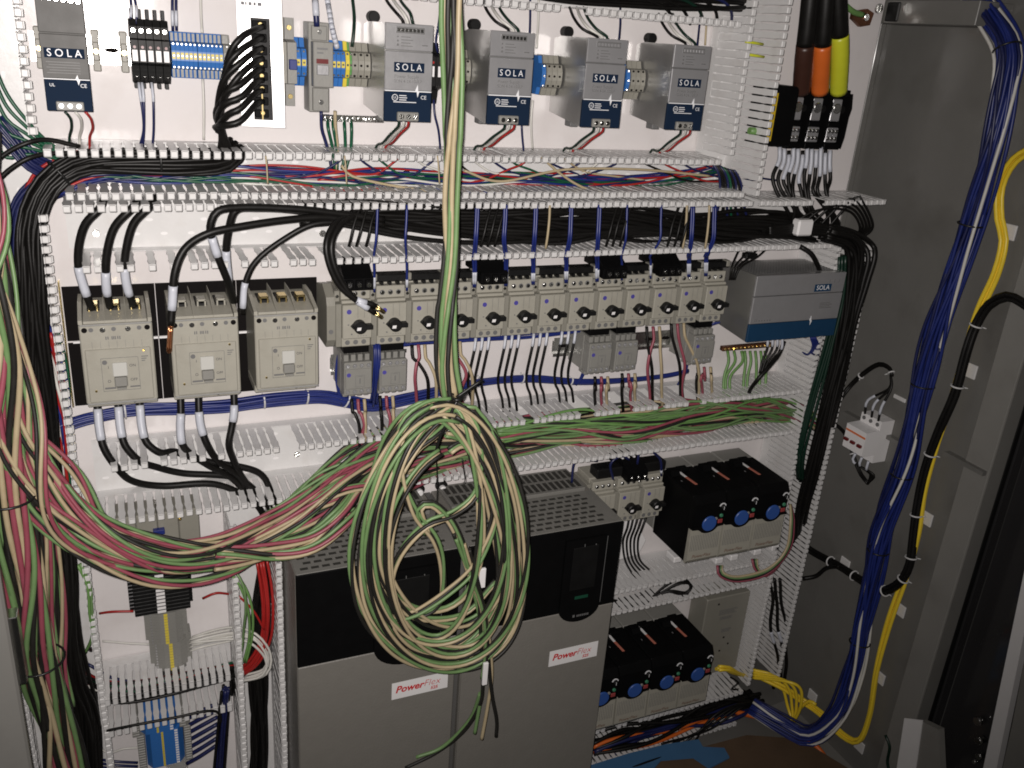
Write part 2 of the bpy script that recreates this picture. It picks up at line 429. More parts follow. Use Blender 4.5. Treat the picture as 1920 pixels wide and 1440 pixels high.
# ---------------------------------------------------------------- wire ducts
FT = .0013
def fingers(mb, axis, a0, a1, w, sgn, depth, pitch=.0131, keep=None, base=.022, lip=.0085, fw=.665):
    n = int(abs(a1 - a0) / pitch)
    for i in range(n):
        a = a0 + i * pitch; f = pitch * fw; b = a + f; g = pitch * (1 - fw) * .26; H = depth
        if keep and not keep(i, a): continue
        j = rnd.uniform(-.0006, .0006)
        q = (H - base)
        poly = [(a, base), (b, base), (b, base + .1 * q), (b + g, base + .22 * q), (b, base + .34 * q), (b, base + .62 * q), (b + g, base + .74 * q), (b, base + .86 * q), (b, H), (a, H), (a, base + .86 * q), (a - g, base + .74 * q), (a, base + .62 * q), (a, base + .34 * q), (a - g, base + .22 * q), (a, base + .1 * q)]
        if axis == 'x':
            mb.prism(poly, w + j - FT / 2, w + j + FT / 2, 'z')
            mb.box(a, b, H - .007, H, w + j + FT / 2 + .0002, w + j + sgn * lip, .001)
            mb.box(a, b, H - .011, H - .0045, w + j + sgn * (lip - .002), w + j + sgn * (lip + .0012), .0006)
        else:
            mb.prism([(h, z) for (z, h) in poly], w + j - FT / 2, w + j + FT / 2, 'x')
            mb.box(w + j + FT / 2 + .0002, w + j + sgn * lip, H - .007, H, a, b, .001)
            mb.box(w + j + sgn * (lip - .002), w + j + sgn * (lip + .0012), H - .011, H - .0045, a, b, .0006)
def duct(label, axis, a0, a1, w0, w1, depth=.10, keep0=None, keep1=None, sg0=-1, sg1=-1, screws=(), holes=True, fw=.665, lip=.0085, walls=(1, 1), group='slotted white wire ducts on the panel', base=.022, pitch=.0131, ends0=None, ends1=None, name='wire_duct'):
    """axis x: w0 upper wall z, w1 lower wall z; axis z: w0 left wall x, w1 right wall x"""
    org = ((a0 + a1) / 2, 0, (w0 + w1) / 2) if axis == 'x' else ((w0 + w1) / 2, 0, (a0 + a1) / 2)
    t = thing(name, label, 'wire duct', org, group)
    lo, hi = min(w0, w1), max(w0, w1); b = MB()
    if axis == 'x': b.box(a0, a1, .0006, .0024, lo + .0008, hi - .0008)
    else: b.box(lo + .0008, hi - .0008, .0006, .0024, a0, a1)
    pieces = [(b, 'duct')]
    if holes:
        hb = MB(); n = int((a1 - a0) / .036)
        for i in range(n):
            for k, f in enumerate((.25, .5, .75)):
                if k == 1 and i % 2: continue
                a = a0 + .014 + i * .036 + (k % 2) * .018; w = lo + (hi - lo) * f
                if axis == 'x': hb.cyl(a, w, .0022, .0028, .0048, 12, 0, .0022)
                else: hb.cyl(w, a, .0022, .0028, .0022, 12, 0, .0048)
        pieces.append((hb, 'white'))
    link_many('base', pieces, t)
    for wi, (w, keep, sg, en) in enumerate(((w0, keep0, sg0, ends0), (w1, keep1, sg1, ends1))):
        if not walls[wi]: continue
        s = MB(); e0, e1 = en or (a0, a1)
        if axis == 'x': s.box(e0, e1, .0026, base, w - FT / 2, w + FT / 2)
        else: s.box(w - FT / 2, w + FT / 2, .0026, base, e0, e1)
        fingers(s, axis, e0 + .002, e1, w, sg, depth, pitch, keep, base, lip=lip, fw=fw)
        link('side_wall', s, 'duct', t)
    for (px, py) in screws:
        q = P(px, py, .004); sc = MB(); sc.screw(q.x, q.z, .0038, .0052); link('screw', sc, 'steel', t)
    return t
duct('horizontal duct above the row of four silver power supplies, full of dark cables', 'x', .20, .930, .112, .040, screws=[(1302, 12)], keep1=lambda i, a: not (.60 < a < .64))
duct('broad vertical duct along the left edge carrying the black harness', 'z', -1.44, .22, -.19, -.0855, sg0=1, sg1=1, screws=[(30, 85), (85, 538), (172, 1218)], base=.012, keep1=lambda i, z: z < -.255 or z > -.160)
duct('short vertical duct between the fourth power supply and the power blocks', 'z', -.232, .22, .9345, 1.001, sg0=1, sg1=1, ends0=(-.165, .22), pitch=.0125, fw=.78)
duct('upper horizontal duct packed with blue, red and green wires', 'x', -.074, .934, -.1705, -.2235, screws=[(762, 322), (1098, 322), (1242, 325)], ends1=(-.055, .99))
k0 = lambda i, x: not (.992 < x < 1.012) and not (1.13 < x < 1.155)
def k2(i, x):
    if x < .16: return i not in (2, 5, 7, 9, 14)
    if x < .27: return i % 7 not in (2, 5)
    return True
duct('horizontal duct filled with thick black cables above the motor protectors', 'x', -.060, 1.205, -.2385, -.3165, keep0=k0, keep1=k2, screws=[(180, 437), (605, 438)], ends0=(-.06, 1.305), ends1=(-.045, 1.205))
def k3(i, x):
    if x < .05: return i in (1, 2, 3, 4, 6, 7)
    if x < .12: return i in (8, 9, 10, 12, 13)
    if x < .19: return i in (14, 15, 16, 17, 18)
    if x < .25: return x > .215
    return not (.60 < x < .618 or .70 < x < .73 or .79 < x < .815 or .86 < x < .88 or .93 < x < .95)
duct('horizontal duct with green and pink motor wires below the motor protectors', 'x', -.060, 1.205, -.603, -.690, keep0=k3, screws=[(557, 852), (232, 888)], ends0=(-.05, 1.205))
duct('tall vertical duct on the right edge full of black cables', 'z', -1.325, -.318, 1.2085, 1.292, sg0=1, sg1=1, pitch=.0118)
duct('short horizontal duct between the upper and lower stacks of small black drives', 'x', .757, 1.205, -.990, -1.040)
duct('lowest horizontal duct under the small black drives', 'x', .757, 1.205, -1.335, -1.425, keep0=lambda i, x: x > .95 or i % 4 in (1, 2))
duct('narrow vertical duct left of the two large grey drives', 'z', -1.42, -.715, .120, .187, sg0=1, sg1=1, holes=False, base=.03)
duct('short horizontal duct under the vertical terminal strip', 'x', -.080, .118, -1.000, -1.062, holes=False, pitch=.0112, lip=.0125)
# ---------------------------------------------------------------- rails
def rail(label, x0, x1, z, hz=.0175):
    t = thing('mounting_rail', label, 'rail', (x0, 0, z), 'metal mounting rails behind the devices')
    mb = MB(); mb.box(x0, x1, .001, .0025, z - hz * .7, z + hz * .7); mb.box(x0, x1, .0025, .0085, z - hz * .72, z - hz * .66); mb.box(x0, x1, .0025, .0085, z + hz * .66, z + hz * .72)
    mb.box(x0, x1, .0070, .0085, z - hz, z - hz * .73); mb.box(x0, x1, .0070, .0085, z + hz * .73, z + hz); 
    s = MB()
    for k in range(int((x1 - x0) / .036)): s.cyl(x0 + .021 + k * .036, z, .0024, .003, .009, 12, 0, .0032)
    link_many('rail', [(mb, 'rail'), (s, 'hole')], t)
rail('shiny metal rail along the top row behind the power supplies', -.078, .925, -.058)
rail('metal rail behind the row of beige motor protectors', .29, 1.19, -.425)
rail('metal rail behind the two small contactors left of the hanging cable', .295, .42, -.512)
rail('metal rail behind the three contactors on the right', .69, 1.0, -.512)
rail('metal rail behind the pair of motor protectors above the large drives', .78, .95, -.815)

# ---------------------------------------------------------------- power supplies
def supply(x, label, k):
    z = 0.0; W_ = .0650
    t = thing('power_supply', label, 'power supply', (x, 0, z - .123), 'silver power supplies in the top row')
    b = MB(); b.prism([(.008, -.004), (.008, -.112), (.115, -.123), (.115, 0), (.03, 0.0)], x, x + W_, 'x'); link('metal_case', b, 'alu', t)
    f = MB(); f.box(x - .0005, x + W_ + .0005, .1152, .1195, -.0325, .0005, .0008); f.box(x - .0005, x + W_ + .0005, .1152, .1200, -.083, -.0340, .0008); link('front_cover', f, 'silver', t)
    g = MB(); g.box(x - .0005, x + W_ + .0005, .1152, .1200, -.1235, -.0845, .0008); link('label_panel', g, 'navy', t)
    lt = MB(); xx = x + .045; lt.prism([(xx - .003, -.083), (xx + .0005, -.0755), (xx + .0012, -.083), (xx + .003, -.0835), (xx + .0005, -.0915), (xx - .0008, -.0845)], .1201, .1206); lt.box(x, x + W_, .1201, .1204, -.0845, -.0832); link('bolt_emblem', lt, 'print_white', t)
    c = MB(); c.box(x + .014, x + .053, .1196, .1206, -.0115, -.0035); link('terminal_row', c, 'print_grey', t)
    sc = MB()
    for q in range(7): sc.box(x + .0155 + q * .0053, x + .0195 + q * .0053, .1207, .1215, -.0098, -.0055, .0008)
    link('screw_head', sc, 'steel' if k < 2 else 'silver', t)
    m = MB()
    for q in range(3): m.cyl(x + .0165, -.016 - q * .005, .1196, .1202, .0011 + .0003 * q, 8)
    for q in range(4): m.box(x + .021, x + .034 + .003 * (q % 2), .1196, .1199, -.0165 - q * .0037, -.0155 - q * .0037)
    m.box(x + .05, x + .058, .1196, .1199, -.026, -.0245); link('printed_mark', m, 'print_grey', t)
    bd = MB(); bd.box(x + .012, x + .054, .1201, .1204, -.0600, -.0475); link('name_plate', bd, 'navy', t)
    text('S O L A', x + .0325, -.0538, .1206, .0118, 'print_white', t, align='CENTER', sx=.93)
    text('Power Supply', x + .0125, -.0655, .1202, .0062, 'print_grey', t); text('SDN 4-24-100LP', x + .0125, -.0715, .1202, .0056, 'print_grey', t)
    text('CE', x + .050, -.0915, .1202, .0068, 'print_white', t)
    ul = MB()
    for q in range(16):
        a0, a1 = q * math.pi / 8, (q + 1) * math.pi / 8; cx, cz = x + .014, -.0925
        ul.prism([(cx + .0035 * math.cos(a0), cz + .0035 * math.sin(a0)), (cx + .0043 * math.cos(a0), cz + .0043 * math.sin(a0)), (cx + .0043 * math.cos(a1), cz + .0043 * math.sin(a1)), (cx + .0035 * math.cos(a1), cz + .0035 * math.sin(a1))], .1201, .1204)
    link('approval_mark', ul, 'print_white', t); text('UL', x + .0117, -.0925, .1202, .0042, 'print_white', t)
    sm = MB()
    for q, (a, b_) in enumerate([(.020, .030), (.020, .031), (.020, .030), (.012, .044)]): sm.box(x + a, x + b_, .1201, .1203, -.0902 - q * .0028, -.0892 - q * .0028)
    link('small_print', sm, 'print_white', t)
    tb = MB(); tb.box(x + .017, x + .047, .1185, .1250, -.1225, -.1105, .0012); link('terminal_block', tb, 'grey', t)
    s2 = MB()
    for q in range(3): s2.screw(x + .0225 + q * .0095, -.1165, .1258, .0034)
    link('terminal_screw', s2, 'steel', t)
    kn = MB(); kn.cyl(x + .005, .006, .03, .045, .008, 16, .001); link('rail_clip_knob', kn, 'black', t)
    ft = MB(); ft.box(x + .008, x + .021, .05, .07, -.1285, -.118, .001); link('rail_clip_foot', ft, 'print_grey', t)
for k, (x, l) in enumerate([(.344, 'silver power supply nearest the left, beside the blue and grey terminals'), (.493, 'silver power supply directly right of the hanging green cable'),
                            (.643, 'silver power supply third from left, between two grey terminal stacks'), (.790, 'silver power supply furthest right, against the vertical duct')]): supply(x, l, k)
# small dark supply at top left
x = -.062; t = thing('power_supply', 'small dark grey power supply at the top left corner with glinting screws', 'power supply', (x, 0, -.125))
b = MB(); b.prism([(.008, .02), (.008, -.11), (.095, -.125), (.095, .02)], x, x + .049, 'x'); link('metal_case', b, 'dark_silver', t)
f = MB(); f.box(x - .0004, x + .0494, .0952, .1, -.038, .025, .0008); f.box(x - .0004, x + .0494, .0952, .1003, -.0885, -.0393, .0008); link('front_cover', f, 'dark_silver', t)
g = MB(); g.box(x - .0004, x + .0494, .0952, .1003, -.1255, -.0895, .0008); link('label_panel', g, 'navy', t)
bd = MB(); bd.box(x + .003, x + .046, .1004, .1007, -.0655, -.0545); link('name_plate', bd, 'navy', t)
text('S O L A', x + .0245, -.0602, .1008, .0120, 'print_white', t, align='CENTER', sx=.95)
lt = MB(); xx = x + .036; lt.prism([(xx - .0025, -.0885), (xx, -.0835), (xx + .001, -.0885), (xx + .0025, -.0895), (xx + .0005, -.0955), (xx - .0008, -.0905)], .1004, .1009); lt.box(x, x + .049, .1004, .1006, -.0895, -.0885); link('bolt_emblem', lt, 'print_white', t)
text('CE', x + .038, -.096, .1005, .006, 'print_white', t); text('UL', x + .005, -.096, .1005, .005, 'print_white', t)
m = MB()
for q in range(5): m.box(x + .004 + .003 * (q % 2), x + .040, .1004, .1005, -.0705 - q * .003, -.0698 - q * .003)
link('small_print', m, 'print_grey', t)
sc = MB(); 
for q in range(6): sc.cyl(x + .007 + q * .0075, -.0005 - .0004 * q, .1, .1022, .0036, 14, .0012)
link('screw_head', sc, 'steel', t)
tb = MB(); tb.box(x + .010, x + .040, .100, .1050, -.1245, -.114, .001); link('terminal_block', tb, 'grey', t)
s2 = MB()
for q in range(3): s2.screw(x + .0155 + q * .0095, -.119, .1055, .0034)
link('terminal_screw', s2, 'steel', t)
for i, (xx, l) in enumerate([(-.0715, 'grey end clamp on the rail left of the small dark power supply'), (-.008, 'grey end clamp on the rail right of the small dark power supply'), (.0245, 'grey end clamp on the rail left of the black fuse holders')]):
    e = MB(); e.box(xx, xx + .009, .009, .030, -.083, -.034, .001); e.box(xx + .001, xx + .008, .03, .036, -.07, -.048, .001)
    o = tag(link('end_clamp', e, 'beige2'), l, 'clamp', 'end clamps on the top rail'); c = MB(); c.screw(xx + .0045, -.059, .0362, .0033)
    org = ORG[o.name]; link('screw', c, 'brass', o)
# wide supply right of the motor protectors
x0, x1 = 1.019, 1.221
t = thing('power_supply', 'wide silver power supply at the right end of the protector row', 'power supply', (x0, 0, -.485))
b = MB(); b.prism([(.008, -.367), (.008, -.478), (.115, -.487), (.115, -.3655)], x0, x1, 'x'); link('metal_case', b, 'alu', t)
f = MB(); f.box(x0 - .0005, x1, .1152, .12, -.4025, -.3655, .0008); f.box(x0 - .0005, x1, .1152, .1205, -.4535, -.4040, .0008); link('front_cover', f, 'silver', t)
g = MB(); g.box(x0 - .0005, x1, .1152, .1205, -.4875, -.4545, .0008); link('label_panel', g, 'navy2', t)
q1 = P(1526, 547, .12); bd = MB(); bd.box(q1.x, q1.x + .0385, .1201, .1206, q1.z, q1.z + .0135); link('name_plate', bd, 'navy2', t)
text('SOLA', q1.x + .0192, q1.z + .0068, .1208, .0125, 'print_white', t, align='CENTER')
text('CE', x0 + .008, -.447, .1207, .006, 'print_grey', t)
m = MB()
for q in range(4): m.box(x0 + .152, x0 + .176 + .005 * (q % 2), .1206, .1208, -.4225 - .003 * q, -.4213 - .003 * q)
for q in range(3): m.box(x0 + .165 + q * .011, x0 + .166 + q * .011, .1201, .1206, -.384, -.378)
for q in range(5): m.box(x0 + .018 + q * .006, x0 + .021 + q * .006, .1206, .1208, -.449, -.447)
link('printed_mark', m, 'print_grey', t)
v = MB()
for i in range(30):
    for k in range(12): v.box(x0 + .006 + i * .0062, x0 + .010 + i * .0062, .020 + k * .0075, .0245 + k * .0075, -.3656, -.3652)
link('vent_hole', v, 'print_grey', t)
lt = MB(); xx = x0 + .138; lt.prism([(xx - .003, -.4535), (xx, -.4455), (xx + .0012, -.4535), (xx + .003, -.4545), (xx, -.463), (xx - .0008, -.4555)], .1206, .1211); link('bolt_emblem', lt, 'print_white', t)
q = P(1411, 480, .02); kn = MB(); kn.box(q.x - .013, q.x + .012, .004, .02, q.z - .006, q.z + .004, .001); link('rail_clip_knob', kn, 'black', t)

# ---------------------------------------------------------------- top row terminals
fh = thing('fuse_holder', 'black fuse holder, first from the left in the stack of five', 'fuse holder', (.0365, 0, -.0565), 'black fuse holders beside the blue terminals')
b = MB(); b.prism([(.009, -.094), (.009, -.018), (.045, -.018), (.05, -.026), (.052, -.040), (.058, -.042), (.058, -.068), (.052, -.072), (.048, -.087), (.036, -.094)], .0366, .0450, 'x')
b.box(.039, .043, .012, .03, -.018, -.006, .0005); b.box(.038, .0425, .02, .036, -.101, -.094, .0005); link('body', b, 'black', fh)
w = MB(); w.box(.0378, .0438, .0582, .0588, -.0665, -.0535); link('marker_tag', w, 'white', fh)
w = MB(); w.cyl(.0408, -.050, .058, .0605, .0018, 10); link('indicator', w, 'dark_red', fh)
for z in (-.031, -.084): s2 = MB(); s2.screw(.0408, z, .051 if z > -.05 else .047, .0029); link('terminal_screw', s2, 'steel', fh)
for k in range(1, 5): copy_tree(fh, None, (.0092 * k, 0, 0), f'black fuse holder, {ORDS[k]} from the left in the stack of five')
def tblock(x, label, m='term_blue', bar=True, zc=-.058, hz=.028, group=None, wid=.0052, bm='grey', yell=True):
    t = thing('terminal_block', label, 'terminal', (x, 0, zc), group)
    b = MB(); b.prism([(.009, zc - hz), (.009, zc + hz), (.030, zc + hz), (.034, zc + hz * .62), (.046, zc + hz * .55), (.048, zc + .012), (.050, zc + .006), (.050, zc - .006), (.048, zc - .012), (.046, zc - hz * .55), (.034, zc - hz * .62), (.030, zc - hz)], x, x + wid * .96, 'x'); link('body', b, m, t)
    if m == 'term_blue' and yell:
        y = MB(); y.box(x + .0004, x + wid * .8, .0500, .0512, zc - .004, zc + .004); link('bridge', y, 'term_yellow', t)
    s2 = MB()
    for z in (-.014, .0, .014): s2.cyl(x + wid * .45, zc + z, .047, .0515 if z == 0 else .0490, .0016, 10, .0004)
    link('terminal_screw', s2, 'steel' if m != 'beige2' else 'hole', t)
    if bar:
        c = MB()
        for z in (-hz + .006, hz - .006): c.box(x + .0006, x + wid * .72, .030, .0345, zc + z - .005, zc + z + .005)
        link('marker_tag', c, bm, t)
    return t
a = tblock(.0845, 'blue terminal block directly right of the black fuse holders, first of twelve', group='blue terminal blocks on the top rail')
for k in range(1, 12):
    copy_tree(a, None, (.0052 * k + (.0006 if k > 5 else 0), 0, 0), f'blue terminal block, {ORDS[k]} of twelve counted from the fuse holders')
tblock(.1480, 'grey end terminal between the blue terminals and the white cover', 'grey', wid=.010)
# covered bus at the white sheet
t = thing('bus_cover', 'glaring white label cover tilted over a column of black terminals', 'cover', (.189, 0, -.06))
cx, cz, ch = .1895, -.062, .085; tx = math.radians(-8.7); tz = math.radians(2.8)
def tilt(mb):
    out = []
    for (x_, y_, z_) in mb.v:
        dx, dz, dy = x_ - cx, z_ - cz, y_ + ch
        x2 = dx * math.cos(tx) - dy * -math.sin(tx); y2 = dx * math.sin(tx) + dy * math.cos(tx)
        z2 = dz * math.cos(tz) + y2 * math.sin(tz) * 0 ; y3 = y2 + dz * math.tan(tz)
        out.append((cx + x2, y3 - ch, cz + z2))
    mb.v = out; return mb
sh = MB(); X0, X1, Z0, Z1 = cx - .0275, cx + .0275, cz - .077, cz + .080; a0, a1, b0, b1 = cx - .0115, cx + .0125, cz - .068, cz + .056
for (u0, u1, v0, v1) in ((X0, a0, Z0, Z1), (a1, X1, Z0, Z1), (a0, a1, Z0, b0), (a0, a1, b1, Z1)): sh.box(u0, u1, ch, ch + .0015, v0, v1)
link('cover_plate', tilt(sh), 'sheet_white', t)
bk = MB(); bk.box(cx - .016, cx + .017, .01, .078, cz - .074, cz + .070, .001); link('terminal_body', bk, 'black', t)
tt = MB()
for k in range(8): tt.box(cx - .009, cx + .009, .0782, .081, cz - .066 + k * .0155, cz - .0555 + k * .0155, .001)
link('terminal', tt, 'black_satin', t)
tt = MB()
for k in range(8): tt.cyl(cx + .001, cz - .060 + k * .0155, .081, .0826, .0032, 12, .0008)
tt.box(cx - .0005, cx + .0012, .0835, .0845, cz - .068, cz - .03); link('terminal_screw', tt, 'brass', t)
mk = MB()
for k, (u, wd) in enumerate([(-.022, .004), (-.017, .002), (-.013, .004), (-.007, .003), (-.002, .005)]): mk.box(cx + u, cx + u + wd, ch + .0016, ch + .0019, cz + .070, cz + .074)
link('printed_mark', tilt(mk), 'ink', t)
# breakers and relay
def mini(x0, x1, z0, z1, h, label, name='circuit_breaker', cat='breaker', tog=None, m='grey'):
    t = thing(name, label, cat, (x0, 0, (z0 + z1) / 2)); zc = (z0 + z1) / 2; H = (z1 - z0) / 2
    b = MB(); b.prism([(.009, zc - H * .98), (.009, zc + H * .98), (h * .7, zc + H), (h * .7, zc + H * .52), (h, zc + H * .46), (h, zc - H * .46), (h * .7, zc - H * .5), (h * .7, zc - H)], x0, x1, 'x'); link('body', b, m, t)
    s2 = MB(); 
    for k in (-.78, .78): s2.screw((x0 + x1) / 2, zc + H * k, h * .7 + .001, min(.0035, (x1 - x0) * .35))
    link('terminal_screw', s2, 'brass', t)
    if tog: g = MB(); g.box(x0 + .0012, x1 - .0005, h, h + .007, zc - .008, zc + .005, .0008); link('toggle', g, tog, t)
    return t
mini(.2180, .2265, -.115, -.003, .062, 'thin dark grey device edge right of the white cover', 'edge_module', 'module', m='beige2')
mini(.2275, .2395, -.115, -.003, .062, 'grey mini breaker with a dark blue toggle', tog='w_blue')
for k in range(2): tblock(.2410 + k * .0075, f'blue terminal block, {"left" if k == 0 else "right"} of the pair between breaker and relay', wid=.0068, bar=False, hz=.031, group='blue terminal pair left of the relay')
t = thing('relay', 'grey relay module with a dark red window', 'relay', (.26, 0, -.065))
b = MB(); b.box(.2585, .2865, .009, .045, -.122, -.006, .001); b.box(.2615, .2885, .045, .062, -.088, -.030, .001); b.box(.2625, .2845, .045, .052, -.120, -.0895, .001); b.box(.2620, .2830, .045, .050, -.029, -.010, .001); link('body', b, 'grey', t)
g = MB(); g.box(.2655, .2815, .0622, .0632, -.0575, -.0515); link('window', g, 'dark_red', t)
g = MB(); g.box(.2655, .2815, .0622, .0660, -.072, -.0588, .0008); link('lever', g, 'silver', t)
g = MB(); g.box(.2665, .281, .0622, .0625, -.040, -.0375); g.box(.2665, .275, .0622, .0625, -.045, -.043); link('printed_mark', g, 'print_grey', t)
g = MB(); g.screw(.2735, -.108, .053, .0035); g.screw(.2725, -.018, .051, .003); link('terminal_screw', g, 'steel', t)
for k in range(3): tblock(.2895 + k * .0062, f'blue terminal block right of the relay, {ORDS[k]} of three', wid=.006, bar=False, hz=.030, group='blue terminals right of the relay')
tblock(.3085, 'yellow and green earth terminal right of the blue terminals', 'term_yellow', wid=.0055, bar=False, hz=.030)
tblock(.3142, 'green earth terminal edge beside the grey terminals', 'term_green', wid=.0026, bar=False, hz=.029)
gl = ['against the green earth terminal', 'second from the green earth terminal', 'third from the green earth terminal, by the first silver power supply']
for k in range(3): tblock(.3172 + k * .0088, 'pale grey terminal block ' + gl[k], 'beige2', wid=.0086, bar=False, hz=.029, group='pale grey terminals between power supplies')
for i, xb in enumerate((.466, .6145, .7615)):
    pl = ['hanging cable', 'second', 'third'][i]
    for k in range(3):
        if i == 0 and k == 0: continue
        tblock(xb + k * .0088, f'pale grey terminal block {["left", "middle", "right"][k]} of the stack beside the {["second", "third", "fourth"][i]} silver power supply', 'beige2', wid=.0086, bar=False, hz=.029, group='pale grey terminals between power supplies')
tblock(.6065, 'lone blue terminal block right of the second silver power supply', wid=.0065, bar=False, hz=.028, yell=False)
tblock(.7530, 'lone blue terminal block right of the third silver power supply', wid=.0065, bar=False, hz=.028, yell=False)
for i, (x0, n) in enumerate(((.4170, 2), (.5640, 1))):
    for k in range(n):
        xx = x0 + k * .012; t = thing('fuse_holder', ['black fuse holder with red light touching the first silver power supply', 'black fuse holder half hidden behind the hanging cable', 'tall black fuse holder right of the second silver power supply'][i * 2 + k], 'fuse holder', (xx, 0, -.06))
        b = MB(); b.prism([(.009, -.104), (.009, -.022), (.05, -.022), (.056, -.035), (.078, -.040), (.078, -.078), (.056, -.085), (.05, -.104)], xx, xx + .0115, 'x'); b.box(xx + .003, xx + .007, .01, .03, -.022, -.008); b.box(xx + .003, xx + .008, .02, .04, -.113, -.104); link('body', b, 'black', t)
        w = MB(); w.box(xx + .003, xx + .0095, .0782, .0788, -.066, -.052); link('marker_tag', w, 'white', t)
        w = MB(); w.cyl(xx + .0065, -.047, .078, .0815, .0018, 10); link('indicator', w, 'w_red', t)
# earth bars
t = thing('earth_bar', 'small metal earth bar with screws under the relay and grey terminals', 'earth bar', (.284, 0, -.132))
b = MB(); b.box(.283, .3725, .010, .020, -.1365, -.1275, .001); link('bar', b, 'steel', t); s2 = MB()
for k in range(11): s2.screw(.288 + k * .008, -.132, .021, .0028)
link('screw', s2, 'steel', t)
t = thing('earth_bar', 'copper coloured earth bar with green wires under the wide power supply', 'earth bar', (1.043, 0, -.533))
b = MB(); b.box(1.040, 1.158, .022, .032, -.5375, -.5285, .001); link('bar', b, 'copper_dark', t); s2 = MB()
for k in range(12): s2.screw(1.046 + k * .0094, -.533, .033, .0029)
link('screw', s2, 'brass', t)

# ---------------------------------------------------------------- power distribution blocks
t = thing('distribution_block', 'black covered distribution block with a yellow warning label', 'power block', (1.03, 0, -.10))
b = MB(); b.box(1.032, 1.088, .004, .062, -.152, -.052, .002); link('cover', b, 'black_satin', t)
b = MB(); b.box(1.0335, 1.0435, .0622, .0630, -.143, -.064, .0004); link('warning_label', b, 'yellow_label', t)
g = MB()
for k in range(5): g.box(1.0365, 1.0405, .0631, .0633, -.135 + k * .014, -.127 + k * .014)
link('printed_mark', g, 'ink', t)
for i, (x0, lab) in enumerate(((1.0895, 'open black power block under the brown cable'), (1.1330, 'open black power block under the orange cable'), (1.1770, 'open black power block under the yellow cable'))):
    t = thing('distribution_block', lab, 'power block', (x0, 0, -.105), 'open power distribution blocks'); x1 = x0 + .0425
    b = MB(); b.box(x0, x1, .004, .020, -.157, -.054, .001); b.box(x0, x0 + .002, .020, .036, -.157, -.054, .0005)
    b.box(x0, x1 - .004, .02, .046, -.066, -.054, .001); b.box(x0 + .003, x1 - .004, .020, .044, -.157, -.146, .001); b.prism([(x1 - .004, -.06), (x1, -.06), (x1 + .004, -.085), (x1 + .001, -.100), (x1, -.135), (x1 - .004, -.155)], .004, .048); b.box(x0 + .006, x1 - .008, .02, .041, -.118, -.110, .001); link('body', b, 'black_satin', t)
    b = MB(); b.box(x0 + .003, x0 + .026, .020, .0445, -.108, -.070, .0015); b.box(x0 + .003, x0 + .031, .020, .0425, -.145, -.119, .0015); link('lug', b, 'silver', t)
    b = MB(); b.cyl(x0 + .0145, -.086, .0446, .0475, .009, 16, .001); b.cyl(x0 + .0145, -.086, .0475, .0484, .005, 6)
    for u in range(3):
        for v_ in range(2): b.cyl(x0 + .008 + u * .0085, -.1255 - v_ * .0125, .0426, .0450, .0038, 12, .0008)
    link('set_screw', b, 'steel', t); b = MB(); b.cyl(x0 + .0325, -.088, .0198, .0400, .0065, 14); link('boss', b, 'black', t)
# lug at the top right corner
t = thing('earth_lug', 'copper earth lug bolted to the top right corner of the panel', 'lug', P(1625, 28, .01))
q = P(1622, 28, .012); b = MB(); b.prism([(q.x - .03, q.z - .008), (q.x - .008, q.z - .020), (q.x + .012, q.z - .016), (q.x + .016, q.z + .004), (q.x, q.z + .010), (q.x - .03, q.z + .004)], .008, .016); link('lug', b, 'copper_dark', t)
b = MB(); b.screw(q.x - .001, q.z - .004, .018, .006); b.screw(q.x + .022, q.z + .012, .02, .0085); link('bolt', b, 'steel', t)
